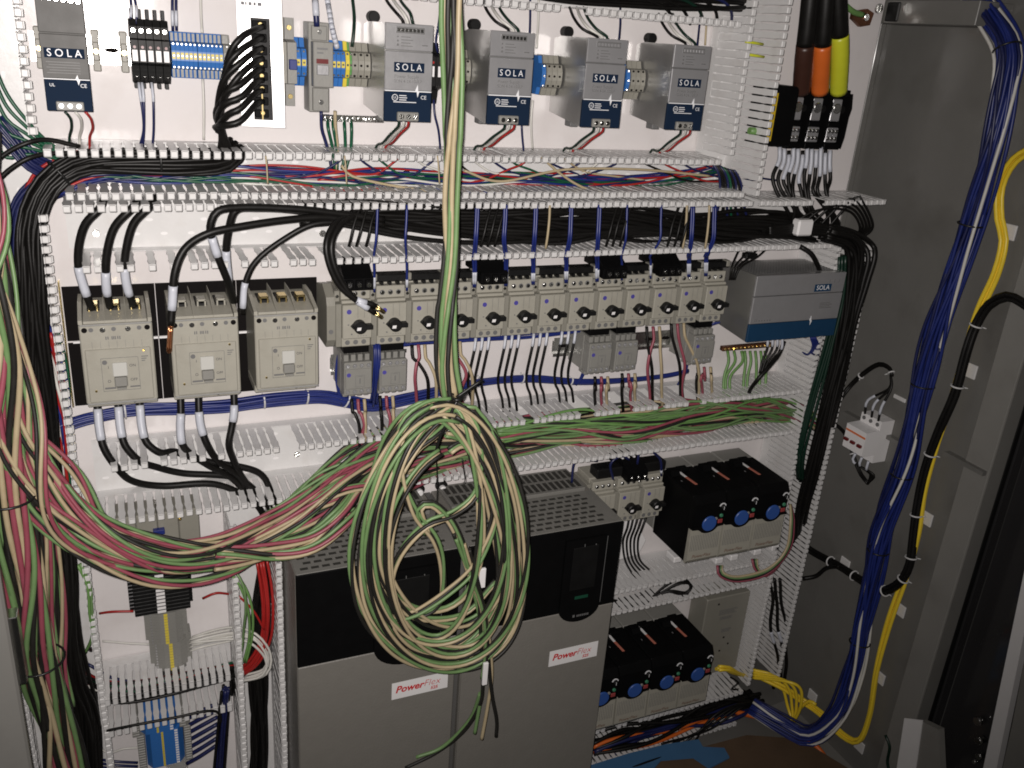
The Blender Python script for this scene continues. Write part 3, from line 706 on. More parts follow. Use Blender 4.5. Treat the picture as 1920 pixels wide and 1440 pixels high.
# ---------------------------------------------------------------- moulded case breakers
def mccb(x0, label, open_=False):
    t = thing('molded_breaker', label, 'breaker', (x0, 0, -.45), 'three beige moulded case breakers')
    Wd = .0900
    ea, eb = (.0195 if x0 < 0 else .0115), (.107 if x0 > .1 else .0995); bp = MB(); bp.box(x0 - ea, x0 + eb, .0004, .0040, -.4475, -.3690); bp.box(x0 - ea, x0 + eb, .0004, .0040, -.5465, -.4510); link('base_plate', bp, 'hole', t)
    b = MB()
    b.box(x0, x0 + Wd, .0042, .093, -.5095, -.3965, .0015)                       # main body
    b.box(x0, x0 + Wd, .0042, .072, -.5225, -.5100, .0012)                       # bottom skirt
    b.prism([(.0042, -.3960), (.0042, -.3790), (.045, -.3790), (.060, -.3830), (.0925, -.3905), (.0925, -.3960)], x0, x0 + .005, 'x')
    b.prism([(.0042, -.3960), (.0042, -.3790), (.045, -.3790), (.060, -.3830), (.0925, -.3905), (.0925, -.3960)], x0 + Wd - .005, x0 + Wd, 'x')
    for k in range(3):
        xa = x0 + .0062 + k * .0262
        b.prism([(.0042, -.3960), (.0042, -.3855), (.040, -.3855), (.055, -.3875), (.0905, -.3925), (.0905, -.3960)], xa, xa + .0252, 'x')
        if k < 2: b.prism([(.0042, -.3960), (.0042, -.3740), (.050, -.3740), (.068, -.3840), (.0920, -.3920), (.0920, -.3960)], xa + .0254, xa + .0260 + .0002, 'x')
    link('case', b, 'beige', t)
    f = MB(); f.box(x0 + .0045, x0 + Wd - .0045, .0930, .0975, -.5060, -.4310, .0012); link('front_plate', f, 'beige', t)
    g = MB(); g.box(x0 + .001, x0 + Wd - .001, .0722, .0950, -.5105, -.5082, .0006); g.box(x0 + .001, x0 + Wd - .001, .0925, .0945, -.3985, -.3962, .0006); link('clear_strip', g, 'clear', t)
    # front details
    o = MB(); X, Z = x0 + .0225, -.4905; wd, ht = .046, .047
    for (u0, u1, v0, v1) in ((X, X + wd, Z, Z + .0005), (X, X + wd, Z + ht, Z + ht + .0005), (X, X + .0005, Z, Z + ht), (X + wd, X + wd + .0005, Z, Z + ht)): o.box(u0, u1, .0976, .0979, v0, v1)
    o.box(X + .002, X + .016, .0976, .0979, Z + .003, Z + .0055); o.box(X + .0335, X + .046, .0976, .0979, Z + .0035, Z + .0055); o.cyl(X + .0045, Z + .0415, .0976, .0981, .0032, 14)
    for k in range(3): o.box(x0 + .073, x0 + .0815 - .002 * k, .0976, .0978, -.444 - .003 * k, -.4428 - .003 * k)
    link('printed_mark', o, 'print_grey', t)
    text('I', X + .008, Z + .034, .0977, .0055, 'ink', t); text('ON', X + .0345, Z + .035, .0977, .0052, 'ink', t)
    text('O', X + .006, Z + .014, .0977, .0055, 'ink', t); text('OFF', X + .0345, Z + .0145, .0977, .0052, 'ink', t)
    k_ = MB(); k_.box(X + .0135, X + .0320, .0977, .1020, Z + .0215, Z + .0410, .001); link('toggle', k_, 'off_white', t)
    k_ = MB(); k_.box(X + .0145, X + .0310, .0977, .1055, Z + .0075, Z + .0210, .0015); k_.box(X + .0170, X + .0290, .0977, .1065, Z + .0045, Z + .0070, .0005); link('handle', k_, 'grey', t)
    mk = MB()
    for (u, v) in ((.031, 0), (.0335, .001), (.0385, 0), (.0405, .001), (.0425, 0), (.0455, .001), (.048, 0)): mk.box(x0 + u, x0 + u + .0014, .0931, .0934, -.4185 + v * .3, -.4140)
    for k in range(7): mk.box(x0 + .014 + k * .0102, x0 + .0143 + k * .0102, .0931, .0933, -.4300, -.4205)
    link('moulded_mark', mk, 'print_grey', t)
    hs = MB(); hs.cyl(x0 + .0065, -.4040, .0928, .0934, .0036, 14); hs.cyl(x0 + .0835, -.4040, .0928, .0934, .0036, 14); link('corner_hole', hs, 'hole', t)
    hs = MB()
    for u in (.0145, .042, .0735): hs.cyl(x0 + u, -.4040, .0929, .0933, .003, 12)
    for u in (.014, .045, .076): hs.cyl(x0 + u, -.5165, .0718, .0724, .0034, 12)
    link('recess', hs, 'print_grey', t)
    s2 = MB(); s2.screw(x0 + .0285, -.4045, .0940, .0036); s2.screw(x0 + .0595, -.4045, .0940, .0036); s2.screw(x0 + .060, -.5165, .0735, .0036)
    link('cover_screw', s2, 'steel', t)
    s2 = MB(); s2.screw(x0 + .0765, -.4345, .0985, .0016); s2.screw(x0 + .0135, -.4890, .0985, .0016); link('face_screw', s2, 'brass', t)
    for k in range(3):
        xa = x0 + .0062 + k * .0262
        rc = MB(); rc.box(xa + .005, xa + .0205, .022, .060, -.3880, -.3840, .0005); link('terminal_well', rc, 'black', t)
        lg = MB(); cx_ = xa + .0128
        lg.box(cx_ - .0062, cx_ - .0038, .044, .064, -.3880, -.3780, .0006); lg.box(cx_ + .0038, cx_ + .0062, .044, .064, -.3880, -.3780, .0006); lg.box(cx_ - .0062, cx_ + .0062, .044, .064, -.3805, -.3775, .0006); link('clamp_lug', lg, 'brass' if not open_ else 'beige', t)
    br = MB(); br.box(x0 - .0125, x0, .0042, .0062, -.4508, -.4478); br.box(x0 + Wd, x0 + .1005, .0042, .0062, -.4508, -.4478); link('rail_strip', br, 'white', t)
    return t
mccb(-.0560, 'beige moulded case breaker nearest the left duct, wired top and bottom')
mccb(.0560, 'beige moulded case breaker in the middle with a stripped cable hanging beside it', True)
mccb(.1680, 'beige moulded case breaker on the right with bare bottom terminals')
tag(link('edge_strip', MB().box(-.0790, -.0768, .0004, .010, -.546, -.36), 'brass'), 'thin yellowish metal strip left of the first moulded breaker', 'strip')

# ---------------------------------------------------------------- motor protectors
def protector(label, xc=.3205, zc=-.423, aux=True, group='beige rotary motor protectors in the middle row'):
    t = thing('motor_protector', label, 'motor protector', (xc, 0, zc), group)
    a, b_ = xc - .0245, xc + .0198
    b = MB(); b.box(a, b_, .009, .058, zc - .036, zc + .058, .001)
    b.box(a, b_, .0582, .0725, zc + .0375, zc + .0560, .001); b.box(a, b_, .0582, .078, zc + .0325, zc + .0372, .001)
    b.box(a, b_, .0582, .0850, zc - .0205, zc + .0320, .0012); b.box(a, b_, .0582, .077, zc - .0355, zc - .0208, .0012)
    link('body', b, 'beige', t)
    if aux:
        c = MB(); c.box(a - .0092, a - .0003, .009, .080, zc - .034, zc + .0330, .001); c.box(a - .0088, a - .0006, .012, .068, zc + .0332, zc + .050, .001)
        link('auxiliary_contact', c, 'beige2', t); s3 = MB(); s3.screw(a - .0047, zc + .042, .069, .0026); link('auxiliary_screw', s3, 'steel', t)
    hs = MB()
    for k in range(3): hs.cyl(xc - .0155 + k * .0125, zc + .046, .0724, .0729, .0041, 14)
    for k in range(3): hs.cyl(xc - .0155 + k * .0125, zc - .0285, .0769, .0773, .0038, 14)
    link('terminal_recess', hs, 'print_grey', t)
    s2 = MB()
    for k in range(3): s2.screw(xc - .0155 + k * .0125, zc + .046, .0735, .0032)
    link('terminal_screw', s2, 'steel', t)
    kn = MB(); kn.cyl(xc, zc, .0852, .098, .0098, 22, .0015)
    kn.prism([(xc - .006, zc + .0075), (xc - .0132, zc), (xc - .006, zc - .0075)], .0852, .0905); kn.box(xc + .004, xc + .0188, .0852, .0975, zc - .0036, zc + .0036, .0008); link('knob', kn, 'black', t)
    w = MB(); w.prism([(xc - .0065, zc - .0035), (xc - .0005, zc - .0035), (xc + .0005, zc + .0012), (xc - .0055, zc + .0012)], .0981, .0984); link('marker_tag', w, 'white', t)
    lg = MB(); lg.cyl(xc - .0150, zc + .0220, .0851, .0854, .0037, 16); link('round_emblem', lg, 'logo_blue', t)
    mk = MB(); mk.box(a + .0225, a + .0229, .0851, .0853, zc + .012, zc + .031); mk.box(a + .0325, a + .0329, .0851, .0853, zc + .012, zc + .031); mk.cyl(xc - .016, zc + .002, .0851, .0853, .0012, 8)
    for k in range(4): mk.box(xc - .002 + k * .004, xc + k * .004, .0851, .0853, zc - .0165, zc - .0158)
    mk.cyl(xc - .011, zc - .013, .0851, .0853, .0013, 8); link('printed_mark', mk, 'print_grey', t)
    return t
where = ['nearest the left end cover', 'under bare black cable ends', 'just left of the hanging cable', 'just right of the hanging cable', 'under the second black feed block']
def plab(k): return f'beige motor protector, {ORDS[k]} of thirteen from left' + (', ' + where[k] if k < 5 else ', beside the wide power supply' if k == 12 else '')
p0 = protector(plab(0))
for k in range(1, 12): copy_tree(p0, None, (.054 * k, 0, 0), plab(k))
p1 = copy_tree(p0, None, (.6465, 0, 0), plab(12))
for ch in list(p1.children):
    if ch.name.startswith('auxiliary'): bpy.data.objects.remove(ch)
b = MB(); b.prism([(.009, -.458), (.009, -.375), (.05, -.366), (.075, -.380), (.080, -.392), (.080, -.445), (.070, -.458)], .2735, .2862, 'x')
t = tag(link('end_cover', b, 'beige2'), 'beige end cover at the left end of the protector row', 'cover'); s2 = MB(); s2.cyl(.2795, -.432, .0801, .0805, .0035, 14); link('recess', s2, 'print_grey', t)
bb = thing('busbar', 'long black comb busbar along the top of the motor protectors', 'busbar', (.34, 0, -.36)); b = MB(); b.box(.300, 1.000, .040, .062, -.3640, -.3530, .001)
for k in range(13):
    for q in range(3): b.box(.3035 + k * .054 + q * .0125, .3075 + k * .054 + q * .0125, .058, .070, -.3668, -.362)
link('bar', b, 'black', bb)
for k in range(13): b = MB(); b.box(.346 + k * .0539, .3535 + k * .0539, .048, .0635, -.362, -.351, .001); link('gap_cover', b, 'beige2', bb)
def feed(x, label, z=-.3345):
    t = thing('feed_block', label, 'feed block', (x, 0, z), 'black feed terminal blocks on the busbar')
    b = MB(); b.box(x, x + .044, .012, .060, z - .022, z, .001); b.prism([(.060, z), (.060, z - .034), (.086, z - .034), (.086, z - .016), (.068, z - .006)], x, x + .044, 'x')
    b.box(x - .003, x + .003, .02, .05, z - .018, z - .004)
    for q in range(3): b.box(x + .003 + q * .014, x + .0130 + q * .014, .062, .0905, z - .031, z - .0175, .001)
    link('body', b, 'black_satin', t)
    s2 = MB()
    for q in range(3): s2.screw(x + .008 + q * .014, z - .0245, .0915, .0034)
    link('terminal_screw', s2, 'steel', t); c = MB()
    for q in range(4): c.box(x + .0015 + q * .0125, x + .0055 + q * .0125, .05, .058, z, z + .004, .0006)
    link('clip', c, 'white', t)
for x, l in ((.2975, 'black feed block at the left end of the busbar'), (.5135, 'black feed block above the fifth motor protector'), (.7305, 'black feed block left of the right hand pair'), (.8390, 'black feed block nearest the wide power supply')): feed(x, l)
# contactors
def contactor(x, z, label, proto=None):
    t = thing('contactor', label, 'contactor', (x, 0, z), 'small grey contactors under the protectors')
    b = MB(); b.box(x, x + .0435, .009, .060, z - .066, z - .004, .001); b.box(x, x + .0435, .0602, .084, z - .0655, z - .012, .0015); b.box(x + .0015, x + .042, .0842, .0875, z - .054, z - .022, .001)
    for q in range(4): b.box(x + .001 + q * .0108, x + .0085 + q * .0108, .040, .078, z - .0118, z - .0015, .0008)
    for q in range(4): b.box(x + .001 + q * .0108, x + .0085 + q * .0108, .050, .072, z - .0720, z - .0662, .0008)
    link('body', b, 'grey', t)
    k_ = MB(); k_.box(x + .001, x + .0395, .02, .076, z + .0005, z + .0125, .001); link('link_module', k_, 'black_satin', t)
    r_ = MB()
    for q in range(4): r_.cyl(x + .0055 + q * .0108, z - .0175, .0839, .0843, .0034, 12); r_.cyl(x + .0055 + q * .0108, z - .0595, .0839, .0843, .0034, 12)
    link('terminal_recess', r_, 'print_grey', t); s2 = MB()
    for q in range(4): s2.screw(x + .0055 + q * .0108, z - .0175, .0850, .0027); s2.screw(x + .0055 + q * .0108, z - .0595, .0850, .0027)
    link('terminal_screw', s2, 'silver', t)
    m = MB(); X, Z = x + .0165, z - .0505
    for (u0, u1, v0, v1) in ((X, X + .014, Z, Z + .0004), (X, X + .014, Z + .018, Z + .0184), (X, X + .0004, Z, Z + .018), (X + .0136, X + .014, Z, Z + .018)): m.box(u0, u1, .0876, .0878, v0, v1)
    m.box(X + .0063, X + .0078, .0876, .0880, Z + .005, Z + .0135); m.box(X + .003, X + .011, .0876, .0878, Z + .0165, Z + .017); link('printed_mark', m, 'print_grey', t)
    lg = MB(); lg.cyl(x + .0063, z - .0305, .0876, .0879, .0033, 14); link('round_emblem', lg, 'logo_blue', t)
    return t
c0 = contactor(.2985, -.470, 'grey contactor directly under the first motor protector')
for (dx, l) in ((.0555, 'grey contactor under the second motor protector, left of the hanging cable'), (.4215, 'grey contactor under the eighth motor protector'), (.4735, 'grey contactor under the ninth motor protector'), (.6345, 'grey contactor standing alone beside the copper earth bar')):
    copy_tree(c0, None, (dx, 0, 0), l)
# pair of protectors lower down
for k in range(3):
    o = copy_tree(p0, None, (.5235 - .054 + .054 * k - .001, 0, -.392), ['beige motor protector partly hidden behind the right large drive', 'left knobbed protector of the pair above the right large drive', 'right knobbed protector of the pair above the right large drive'][k]); o['group'] = 'motor protectors above the large drive'
t = thing('busbar', 'short black comb busbar above the lower pair of motor protectors', 'busbar', (.8, 0, -.755)); link('bar', MB().box(.775, .925, .036, .066, -.7580, -.738, .002), 'black', t)
feed(.8280, 'black feed block above the lower pair of motor protectors', -.7265)

# ---------------------------------------------------------------- large drives
def drive(x0, x1, label, him, sx, sz, seed):
    t = thing('large_drive', label, 'motor drive', (x0, 0, -1.39), 'pair of large grey motor drives')
    zt, zb, H = -.7655, -1.392, .200
    b = MB(); b.box(x0, x1, .004, .194, zb, zt - .002, .002); link('case', b, 'drive_grey', t)
    tp = MB(); tp.box(x0 + .001, x1 - .001, .085, .1985, zt - .0022, zt + .0002, .0008); tp.box(x0 + .012, x1 - .014, .004, .083, zt - .0018, zt + .0060, .001); link('top_vent', tp, 'drive_vent', t)
    v = MB(); n = int((x1 - x0 - .026) / .0165)
    for i in range(n):
        for k in range(7): v.box(x0 + .009 + i * .0165 + .007 * (k % 2), x0 + .0205 + i * .0165 + .007 * (k % 2), .094 + k * .0148, .1000 + k * .0148, zt + .0001, zt + .0006)
    for i in range(int((x1 - x0 - .03) / .0120)):
        for k in range(2): v.box(x0 + .018 + i * .0120, x0 + .0255 + i * .0120, .012 + k * .036, .040 + k * .036, zt + .0061, zt + .0066)
    link('vent_slot', v, 'vent_dark', t)
    zk = -.934
    g = MB(); g.box(x0, x1, .1942, .2000, zk, zt - .0005, .0015); link('black_fascia', g, 'black_satin', t)
    g = MB(); g.box(x0, x1, .1942, .1990, zb, zk - .0006, .0015); link('front_cover', g, 'drive_grey', t)
    hx, hw = him; R_ = hw / 2; cz = -.925; pts = [(hx - R_, -.785), (hx - R_, cz)] + [(hx - R_ * math.cos(a), cz - R_ * .72 * math.sin(a)) for a in [math.pi * k / 14 for k in range(1, 14)]] + [(hx + R_, cz), (hx + R_, -.785)]
    g = MB(); g.prism(pts, .2000, .2055); link('control_panel', g, 'black_satin', t)
    g = MB(); g.box(hx - R_ * .62, hx + R_ * .62, .2056, .2066, -.885, -.800, .001); link('display', g, 'black', t)
    g = MB(); g.box(hx + R_ + .004, hx + R_ + .0048, .2001, .2006, -.925, -.790); g.box(hx + R_ * .45, hx + R_ * .45 + .0015, .2056, .2062, -.806, -.798); g.box(hx - R_ * .1, hx - R_ * .1 + .001, .2056, .2062, -.803, -.795); link('edge_line', g, 'print_grey', t)
    g = MB(); g.box(hx - .012, hx - .008, .2056, .2059, cz - R_ * .45, cz - R_ * .45 + .005)
    for q in range(7): g.box(hx - .004 + q * .0035, hx - .0018 + q * .0035, .2056, .2059, cz - R_ * .45, cz - R_ * .45 + .004)
    link('printed_mark', g, 'print_grey', t)
    g = MB(); g.box(hx - .012, hx + .014, .2056, .2060, -.905, -.899); link('green_legend', g, 'display_green', t)
    st = MB(); st.box(sx, sx + .0975, .1990, .1996, sz - .033, sz); lb = link('sticker', st, 'white', t)
    text('Power', sx + .006, sz - .0150, .1998, .0185, 'red_print', lb, bold=.0005, shear=.25, sx=.98); text('Flex', sx + .0545, sz - .0140, .1998, .0185, 'red_print', lb, bold=-.0003, shear=.25, sx=.95); text('525', sx + .067, sz - .0262, .1998, .0085, 'red_print', lb, bold=.0002, shear=.2)
drive(.1990, .4600, 'left large grey motor drive with black upper fascia behind the cable coil', (.372, .108), .3505, -1.0045, 1)
drive(.4730, .7570, 'right large grey motor drive with black upper fascia and rounded control panel', (.685, .078), .6390, -1.0120, 2)
tag(link('gap_filler', MB().box(.4612, .4718, .004, .185, -1.39, -.77), 'dark_silver'), 'dark strip filling the gap between the two large grey drives', 'strip')  # added box filling the dark gap between the drives
for k, (a, b_) in enumerate([(787, 921), (830, 914)]):
    q = P(a, b_, .012); mb = MB(); mb.cyl(q.x, q.z, .001, .010, .011, 18, .002); o = tag(link('panel_plug', mb, 'black'), f'black plastic plug with a white cap showing through the coil, {["left", "right"][k]} one', 'plug', 'plugs behind the coil'); mb = MB(); mb.cyl(q.x, q.z - .002, .010, .018, .006, 16, .002); link('cap', mb, 'white', o)

# ---------------------------------------------------------------- small drives with blue dials
def small_drive(x, zt, label, group):
    t = thing('compact_drive', label, 'motor drive', (x, 0, zt - .14), group); W_ = .0715; H = .166
    b = MB(); b.box(x, x + W_, .004, .050, zt - .132, zt - .001, .0015); link('heat_sink', b, 'grey', t)
    b = MB(); b.box(x, x + W_, .0502, H - .006, zt - .139, zt, .002); b.prism([(.060, zt), (.060, zt + .008), (.075, zt + .008), (.082, zt)], x + .004, x + .024, 'x'); b.box(x + .030, x + .052, .052, .070, zt, zt + .005, .001)
    b.prism([(H - .0062, zt - .001), (H - .0062, zt - .066), (H + .002, zt - .066), (H + .002, zt - .016)], x + .0003, x + W_ - .0003, 'x'); link('case', b, 'black_satin', t)
    k = MB(); pts = [(x + .001, zt - .066), (x + .014, zt - .067)] + [(x + .036 - .019 * math.cos(a), zt - .066 - .0105 * math.sin(a)) for a in [math.pi * q / 8 for q in range(1, 8)]] + [(x + .0575, zt - .066), (x + W_ - .001, zt - .065), (x + W_ - .001, zt - .060), (x + .001, zt - .060)]
    k.prism(pts, H + .0021, H + .006); link('keypad_skirt', k, 'black_satin', t)
    d = MB(); d.cyl(x + .036, zt - .0555, H + .0061, H + .0088, .0155, 30, .0010); link('dial', d, 'dial_blue', t)
    r_ = MB()
    for q in range(8):
        a0, a1 = math.pi * (.05 + .9 * q / 8), math.pi * (.05 + .9 * (q + 1) / 8); cx_, cz_ = x + .0645, zt - .026
        r_.prism([(cx_ + .0052 * math.cos(a0), cz_ + .0052 * math.sin(a0)), (cx_ + .0072 * math.cos(a0), cz_ + .0072 * math.sin(a0)), (cx_ + .0072 * math.cos(a1), cz_ + .0072 * math.sin(a1)), (cx_ + .0052 * math.cos(a1), cz_ + .0052 * math.sin(a1))], H + .002, H + .0032)
    r_.box(x + .0640, x + .0650, H + .007, H + .0074, zt - .031, zt - .024); link('scale_ring', r_, 'print_white', t)
    p = MB(); p.cyl(x + .0645, zt - .027, H + .002, H + .0070, .0048, 16, .0008); link('pot_knob', p, 'black', t)
    p = MB(); p.cyl(x + .0640, zt - .045, H + .002, H + .0045, .0037, 12, .0006); link('start_button', p, 'green_btn', t)
    p = MB(); p.box(x + .058, x + .0680, H + .002, H + .0045, zt - .0610, zt - .0525, .0008); link('stop_button', p, 'red_btn', t)
    p = MB(); p.cyl(x + .0535, zt - .0505, H + .002, H + .0040, .0032, 12, .0006); link('reverse_button', p, 'grey', t)
    l_ = MB(); l_.prism([(H - .0055, zt - .140), (H - .001, zt - .140), (H + .004, zt - .132), (H + .0015, zt - .0665), (H - .0055, zt - .0665)], x + .0006, x + W_ - .0006, 'x')
    gv = MB()
    for q in range(17): gv.prism([(H - .002, zt - .113), (H - .002, zt - .080), (H + .0023, zt - .080), (H + .0037, zt - .113)], x + .0045 + q * .0038, x + .0053 + q * .0038, 'x')
    link_many('lower_cover', [(l_, 'beige'), (gv, 'print_grey')], t)
    m = MB(); 
    for q in range(2): m.box(x + .008, x + .060, .082 + q * 0, .0835, zt + .0001, zt + .0003)
    s = MB(); s.prism([(x + .0265, .062), (x + .0315, .062), (x + .0325, .090), (x + .0275, .090)], zt + .0002, zt + .0012, 'z'); st = link('top_label', s, 'white', t)
    s = MB(); s.prism([(x + .0275, .091), (x + .0325, .091), (x + .0350, .122), (x + .0300, .122)], zt + .0002, zt + .0012, 'z'); link('red_band', s, 'pale_red', st)
    text('PowerFlex', x + .010, zt - .125, H + .0052, .0098, 'faded_print', t, shear=.15)
    sc = MB(); sc.box(x + .012, x + .0135, .100, .104, zt + .0001, zt + .0008); sc.box(x + .0355, x + .0362, H + .002, H + .0025, zt - .080, zt - .066); link('catch', sc, 'silver', t)
    return t
d0 = small_drive(.9265, -.7655, 'small black and beige drive at the left of the upper stack of three', 'upper stack of small drives')
for k in (1, 2): copy_tree(d0, None, (.0737 * k, 0, 0), ['', 'middle small drive of the upper stack of three', 'small drive at the right of the upper stack, beside the vertical duct'][k])
for k in range(4):
    o = copy_tree(d0, None, (-.1760 - .0135 + .0737 * k + .0053, 0, -.3560), ['small drive at the left of the lower stack, mostly hidden by the large drive', 'second small drive from the left in the lower stack of four', 'third small drive from the left in the lower stack of four', 'small drive at the right end of the lower stack, beside the yellow cables'][k]); o['group'] = 'lower stack of small drives'
t = thing('box_or_lit_patch', 'beige blank box between the lower small drives and the right duct', 'box', (1.1, 0, -1.29))
b = MB(); b.box(1.088, 1.2020, .004, .060, -1.300, -1.095, .002); link('case', b, 'beige2', t)
m = MB()
for (a, b_, c, d) in [(1.125, 1.175, -1.142, -1.128), (1.13, 1.165, -1.155, -1.147), (1.14, 1.17, -1.19, -1.18)]:
    for k in range(5): m.box(a, b_ - rnd.uniform(0, .01), .0601, .0603, c + (d - c) * k / 5, c + (d - c) * (k + .4) / 5)
link('faint_print', m, 'print_grey', t); s2 = MB()
for (a, b_) in ((1.120, -1.112), (1.150, -1.205), (1.165, -1.225), (1.145, -1.240)): s2.cyl(a, b_, .0598, .0604, .0025, 10)
link('hole', s2, 'hole', t)
t = thing('box_or_lit_patch', 'white slab standing in for lit panel between the large drive and the upper small drives', 'plate', (.8, 0, -.93))  # added slab: its white stands for lit mounting panel showing here
q = [P(1170, 985, .03), P(1215, 970, .05), P(1262, 1025, .05), P(1250, 1058, .02), P(1170, 1075, .02)]
b = MB(); b.prism([(.800, -.872), (.885, -.872), (.918, -.925), (.905, -.955), (.800, -.965)], .003, .045); link('plate', b, 'white', t)

# ---------------------------------------------------------------- vertical terminal strips at lower left
t = thing('mounting_rail', 'short vertical rail under the black and grey terminals at lower left', 'rail', (.02, 0, -.9), 'metal mounting rails behind the devices')
b = MB(); b.box(.001, .036, .001, .008, -1.30, -.72); link('rail', b, 'rail', t)
tb = thing('terminal_block', 'black double terminal with white tag, topmost in the black stack at lower left', 'terminal', (.02, 0, -.82), 'black terminals in the lower left stack')
b = MB(); b.box(-.024, .058, .009, .052, -.8260, -.8200, .0008); b.box(-.031, -.024, .02, .036, -.8245, -.8215); b.box(.058, .063, .02, .036, -.8245, -.8215); link('body', b, 'black', tb)
b = MB(); b.box(.009, .0215, .0521, .0530, -.8256, -.8212); link('marker_tag', b, 'white', tb); b = MB(); b.box(-.031, -.018, .0365, .0375, -.8235, -.8223); link('clamp', b, 'silver', tb)
for k in range(1, 11): copy_tree(tb, None, (0, 0, -.0066 * k), f'black double terminal, {ORDS[k]} from the top of the black stack at lower left')
tb = thing('terminal_block', 'grey terminal slice, topmost under the black stack at lower left', 'terminal', (.02, 0, -.895), 'grey terminals in the lower left stack')
b = MB(); z = -.8935
b.prism([(-.012, .009), (-.012, .034), (-.004, .036), (-.004, .048), (.010, .054), (.034, .054), (.044, .048), (.044, .036), (.052, .034), (.052, .009)], z - .0050, z, 'z'); link('body', b, 'grey', tb)
b = MB(); b.box(.017, .0225, .0542, .0552, z - .0046, z - .0004); link('bridge', b, 'term_yellow', tb); b = MB(); b.box(-.003, .003, .0482, .0492, z - .004, z - .001); b.box(.037, .042, .0482, .0492, z - .004, z - .001); link('clamp', b, 'silver', tb)
for k in range(1, 21): copy_tree(tb, None, (.004 if k > 10 else 0, 0, -.0053 * k), f'grey terminal slice number {k + 1} counted down from the black stack at lower left')
tb = thing('terminal_block', 'blue terminal slice, topmost at the bottom left corner', 'terminal', (.0, 0, -1.12), 'blue terminals at the bottom left corner')
b = MB(); z = -1.0900; b.prism([(-.034, .009), (-.034, .034), (-.026, .046), (.018, .046), (.026, .034), (.026, .009)], z - .0050, z, 'z'); link('body', b, 'term_blue', tb)
b = MB(); b.box(-.009, -.0055, .0462, .0472, z - .0046, z - .0004); link('bridge', b, 'term_yellow', tb); b = MB(); b.box(-.0465, -.035, .009, .046, z - .005, z, .0008); b.box(.027, .038, .009, .046, z - .005, z, .0008); link('side_clamp', b, 'grey', tb); b = MB(); b.box(.012, .017, .0462, .0470, z - .0042, z - .0012); link('marker_tag', b, 'white', tb)
for k in range(1, 22): copy_tree(tb, None, (.006 if k > 7 else 0, 0, -.0053 * k), f'blue terminal slice number {k + 1} counted down at the bottom left corner')
# grey module behind the coloured harness
t = thing('breaker_row', 'grey module row with a blue toggle behind the coloured harness', 'breaker', (.02, 0, -.735))
b = MB()
for k in range(4): b.box(-.040 + k * .0300, -.0105 + k * .0300, .009, .058, -.770, -.710, .0015)
link('body', b, 'beige2', t); b = MB(); b.box(.0125, .029, .058, .068, -.742, -.734, .001); link('toggle', b, 'w_blue', t); b = MB(); b.screw(.052, -.7245, .0588, .0025); link('screw', b, 'brass', t)
# ---------------------------------------------------------------- thick black cables of the moulded breakers
def mc(pts, lab, sl=((.80, .93),), r=.0052, strip=None, g='thick black breaker cables', bare='copper'):
    return wire(pts, r, 'k', lab, g, sl, name='power_cable', cat='cable', strip=strip, bare=bare)
mc([(196, 372, .06), (186, 392, .085), (160, 420, .085), (148, 460, .08), (147, 500, .075), (156, 535, .072), (166, 563, .07), (172, 578, .06)], 'thick black cable bending down into the first pole of the left breaker', ((.68, .92),))
mc([(262, 372, .06), (248, 390, .085), (215, 425, .085), (201, 470, .082), (198, 510, .078), (200, 545, .074), (203, 560, .07), (206, 575, .06)], 'thick black cable bending down into the middle pole of the left breaker', ((.70, .92),))
mc([(292, 370, .06), (280, 388, .085), (250, 420, .085), (236, 470, .082), (234, 510, .078), (240, 545, .074), (246, 560, .07), (250, 573, .06)], 'thick black cable bending down into the third pole of the left breaker', ((.70, .92),))
mc([(700, 425, .09), (620, 408, .10), (540, 412, .11), (450, 425, .12), (390, 438, .125), (348, 465, .125), (328, 510, .13), (323, 570, .13), (320, 610, .132), (317, 659, .134)], 'loose black cable with bare copper end hanging beside the middle breaker', ((.80, .885),), strip=.065)
mc([(720, 412, .09), (600, 396, .10), (520, 390, .105), (450, 389, .11), (408, 396, .115), (394, 425, .115), (400, 455, .11), (412, 490, .108), (428, 530, .10), (438, 565, .08)], 'black cable looping left then down into the right pole of the middle breaker', ((.735, .80),))
mc([(720, 420, .08), (560, 395, .09), (480, 390, .10), (443, 394, .105), (430, 425, .10), (424, 470, .09), (428, 520, .085), (433, 552, .07)], 'black cable dropping behind its neighbour at the middle breaker', ((.80, .93),))
mc([(760, 440, .09), (660, 420, .095), (590, 420, .10), (530, 450, .10), (480, 490, .10), (460, 530, .10), (456, 565, .10), (455, 588, .10)], 'black cable arcing down to the left pole of the right breaker', ((.89, .98),), r=.0042)
for k, (x, y) in enumerate([(184, 768), (223, 764), (263, 761)]):
    mc([(x - 2, y - 12, .06), (x, y + 10, .065), (x + 3, y + 40, .072), (x + 12, y + 75 - k * 3, .08), (x + 38, y + 112 - k * 12, .082), (x + 65, y + 134 - k * 24, .07), (x + 120, y + 143 - k * 20, .06), (x + 220, y + 140 - k * 8, .055), (x + 290 - k * 20, y + 172, .05), (x + 320 - k * 20, y + 215, .04)],
       f'thick black cable from the {ORDS[k]} bottom terminal of the left breaker into the duct below', ((.02, .135),))
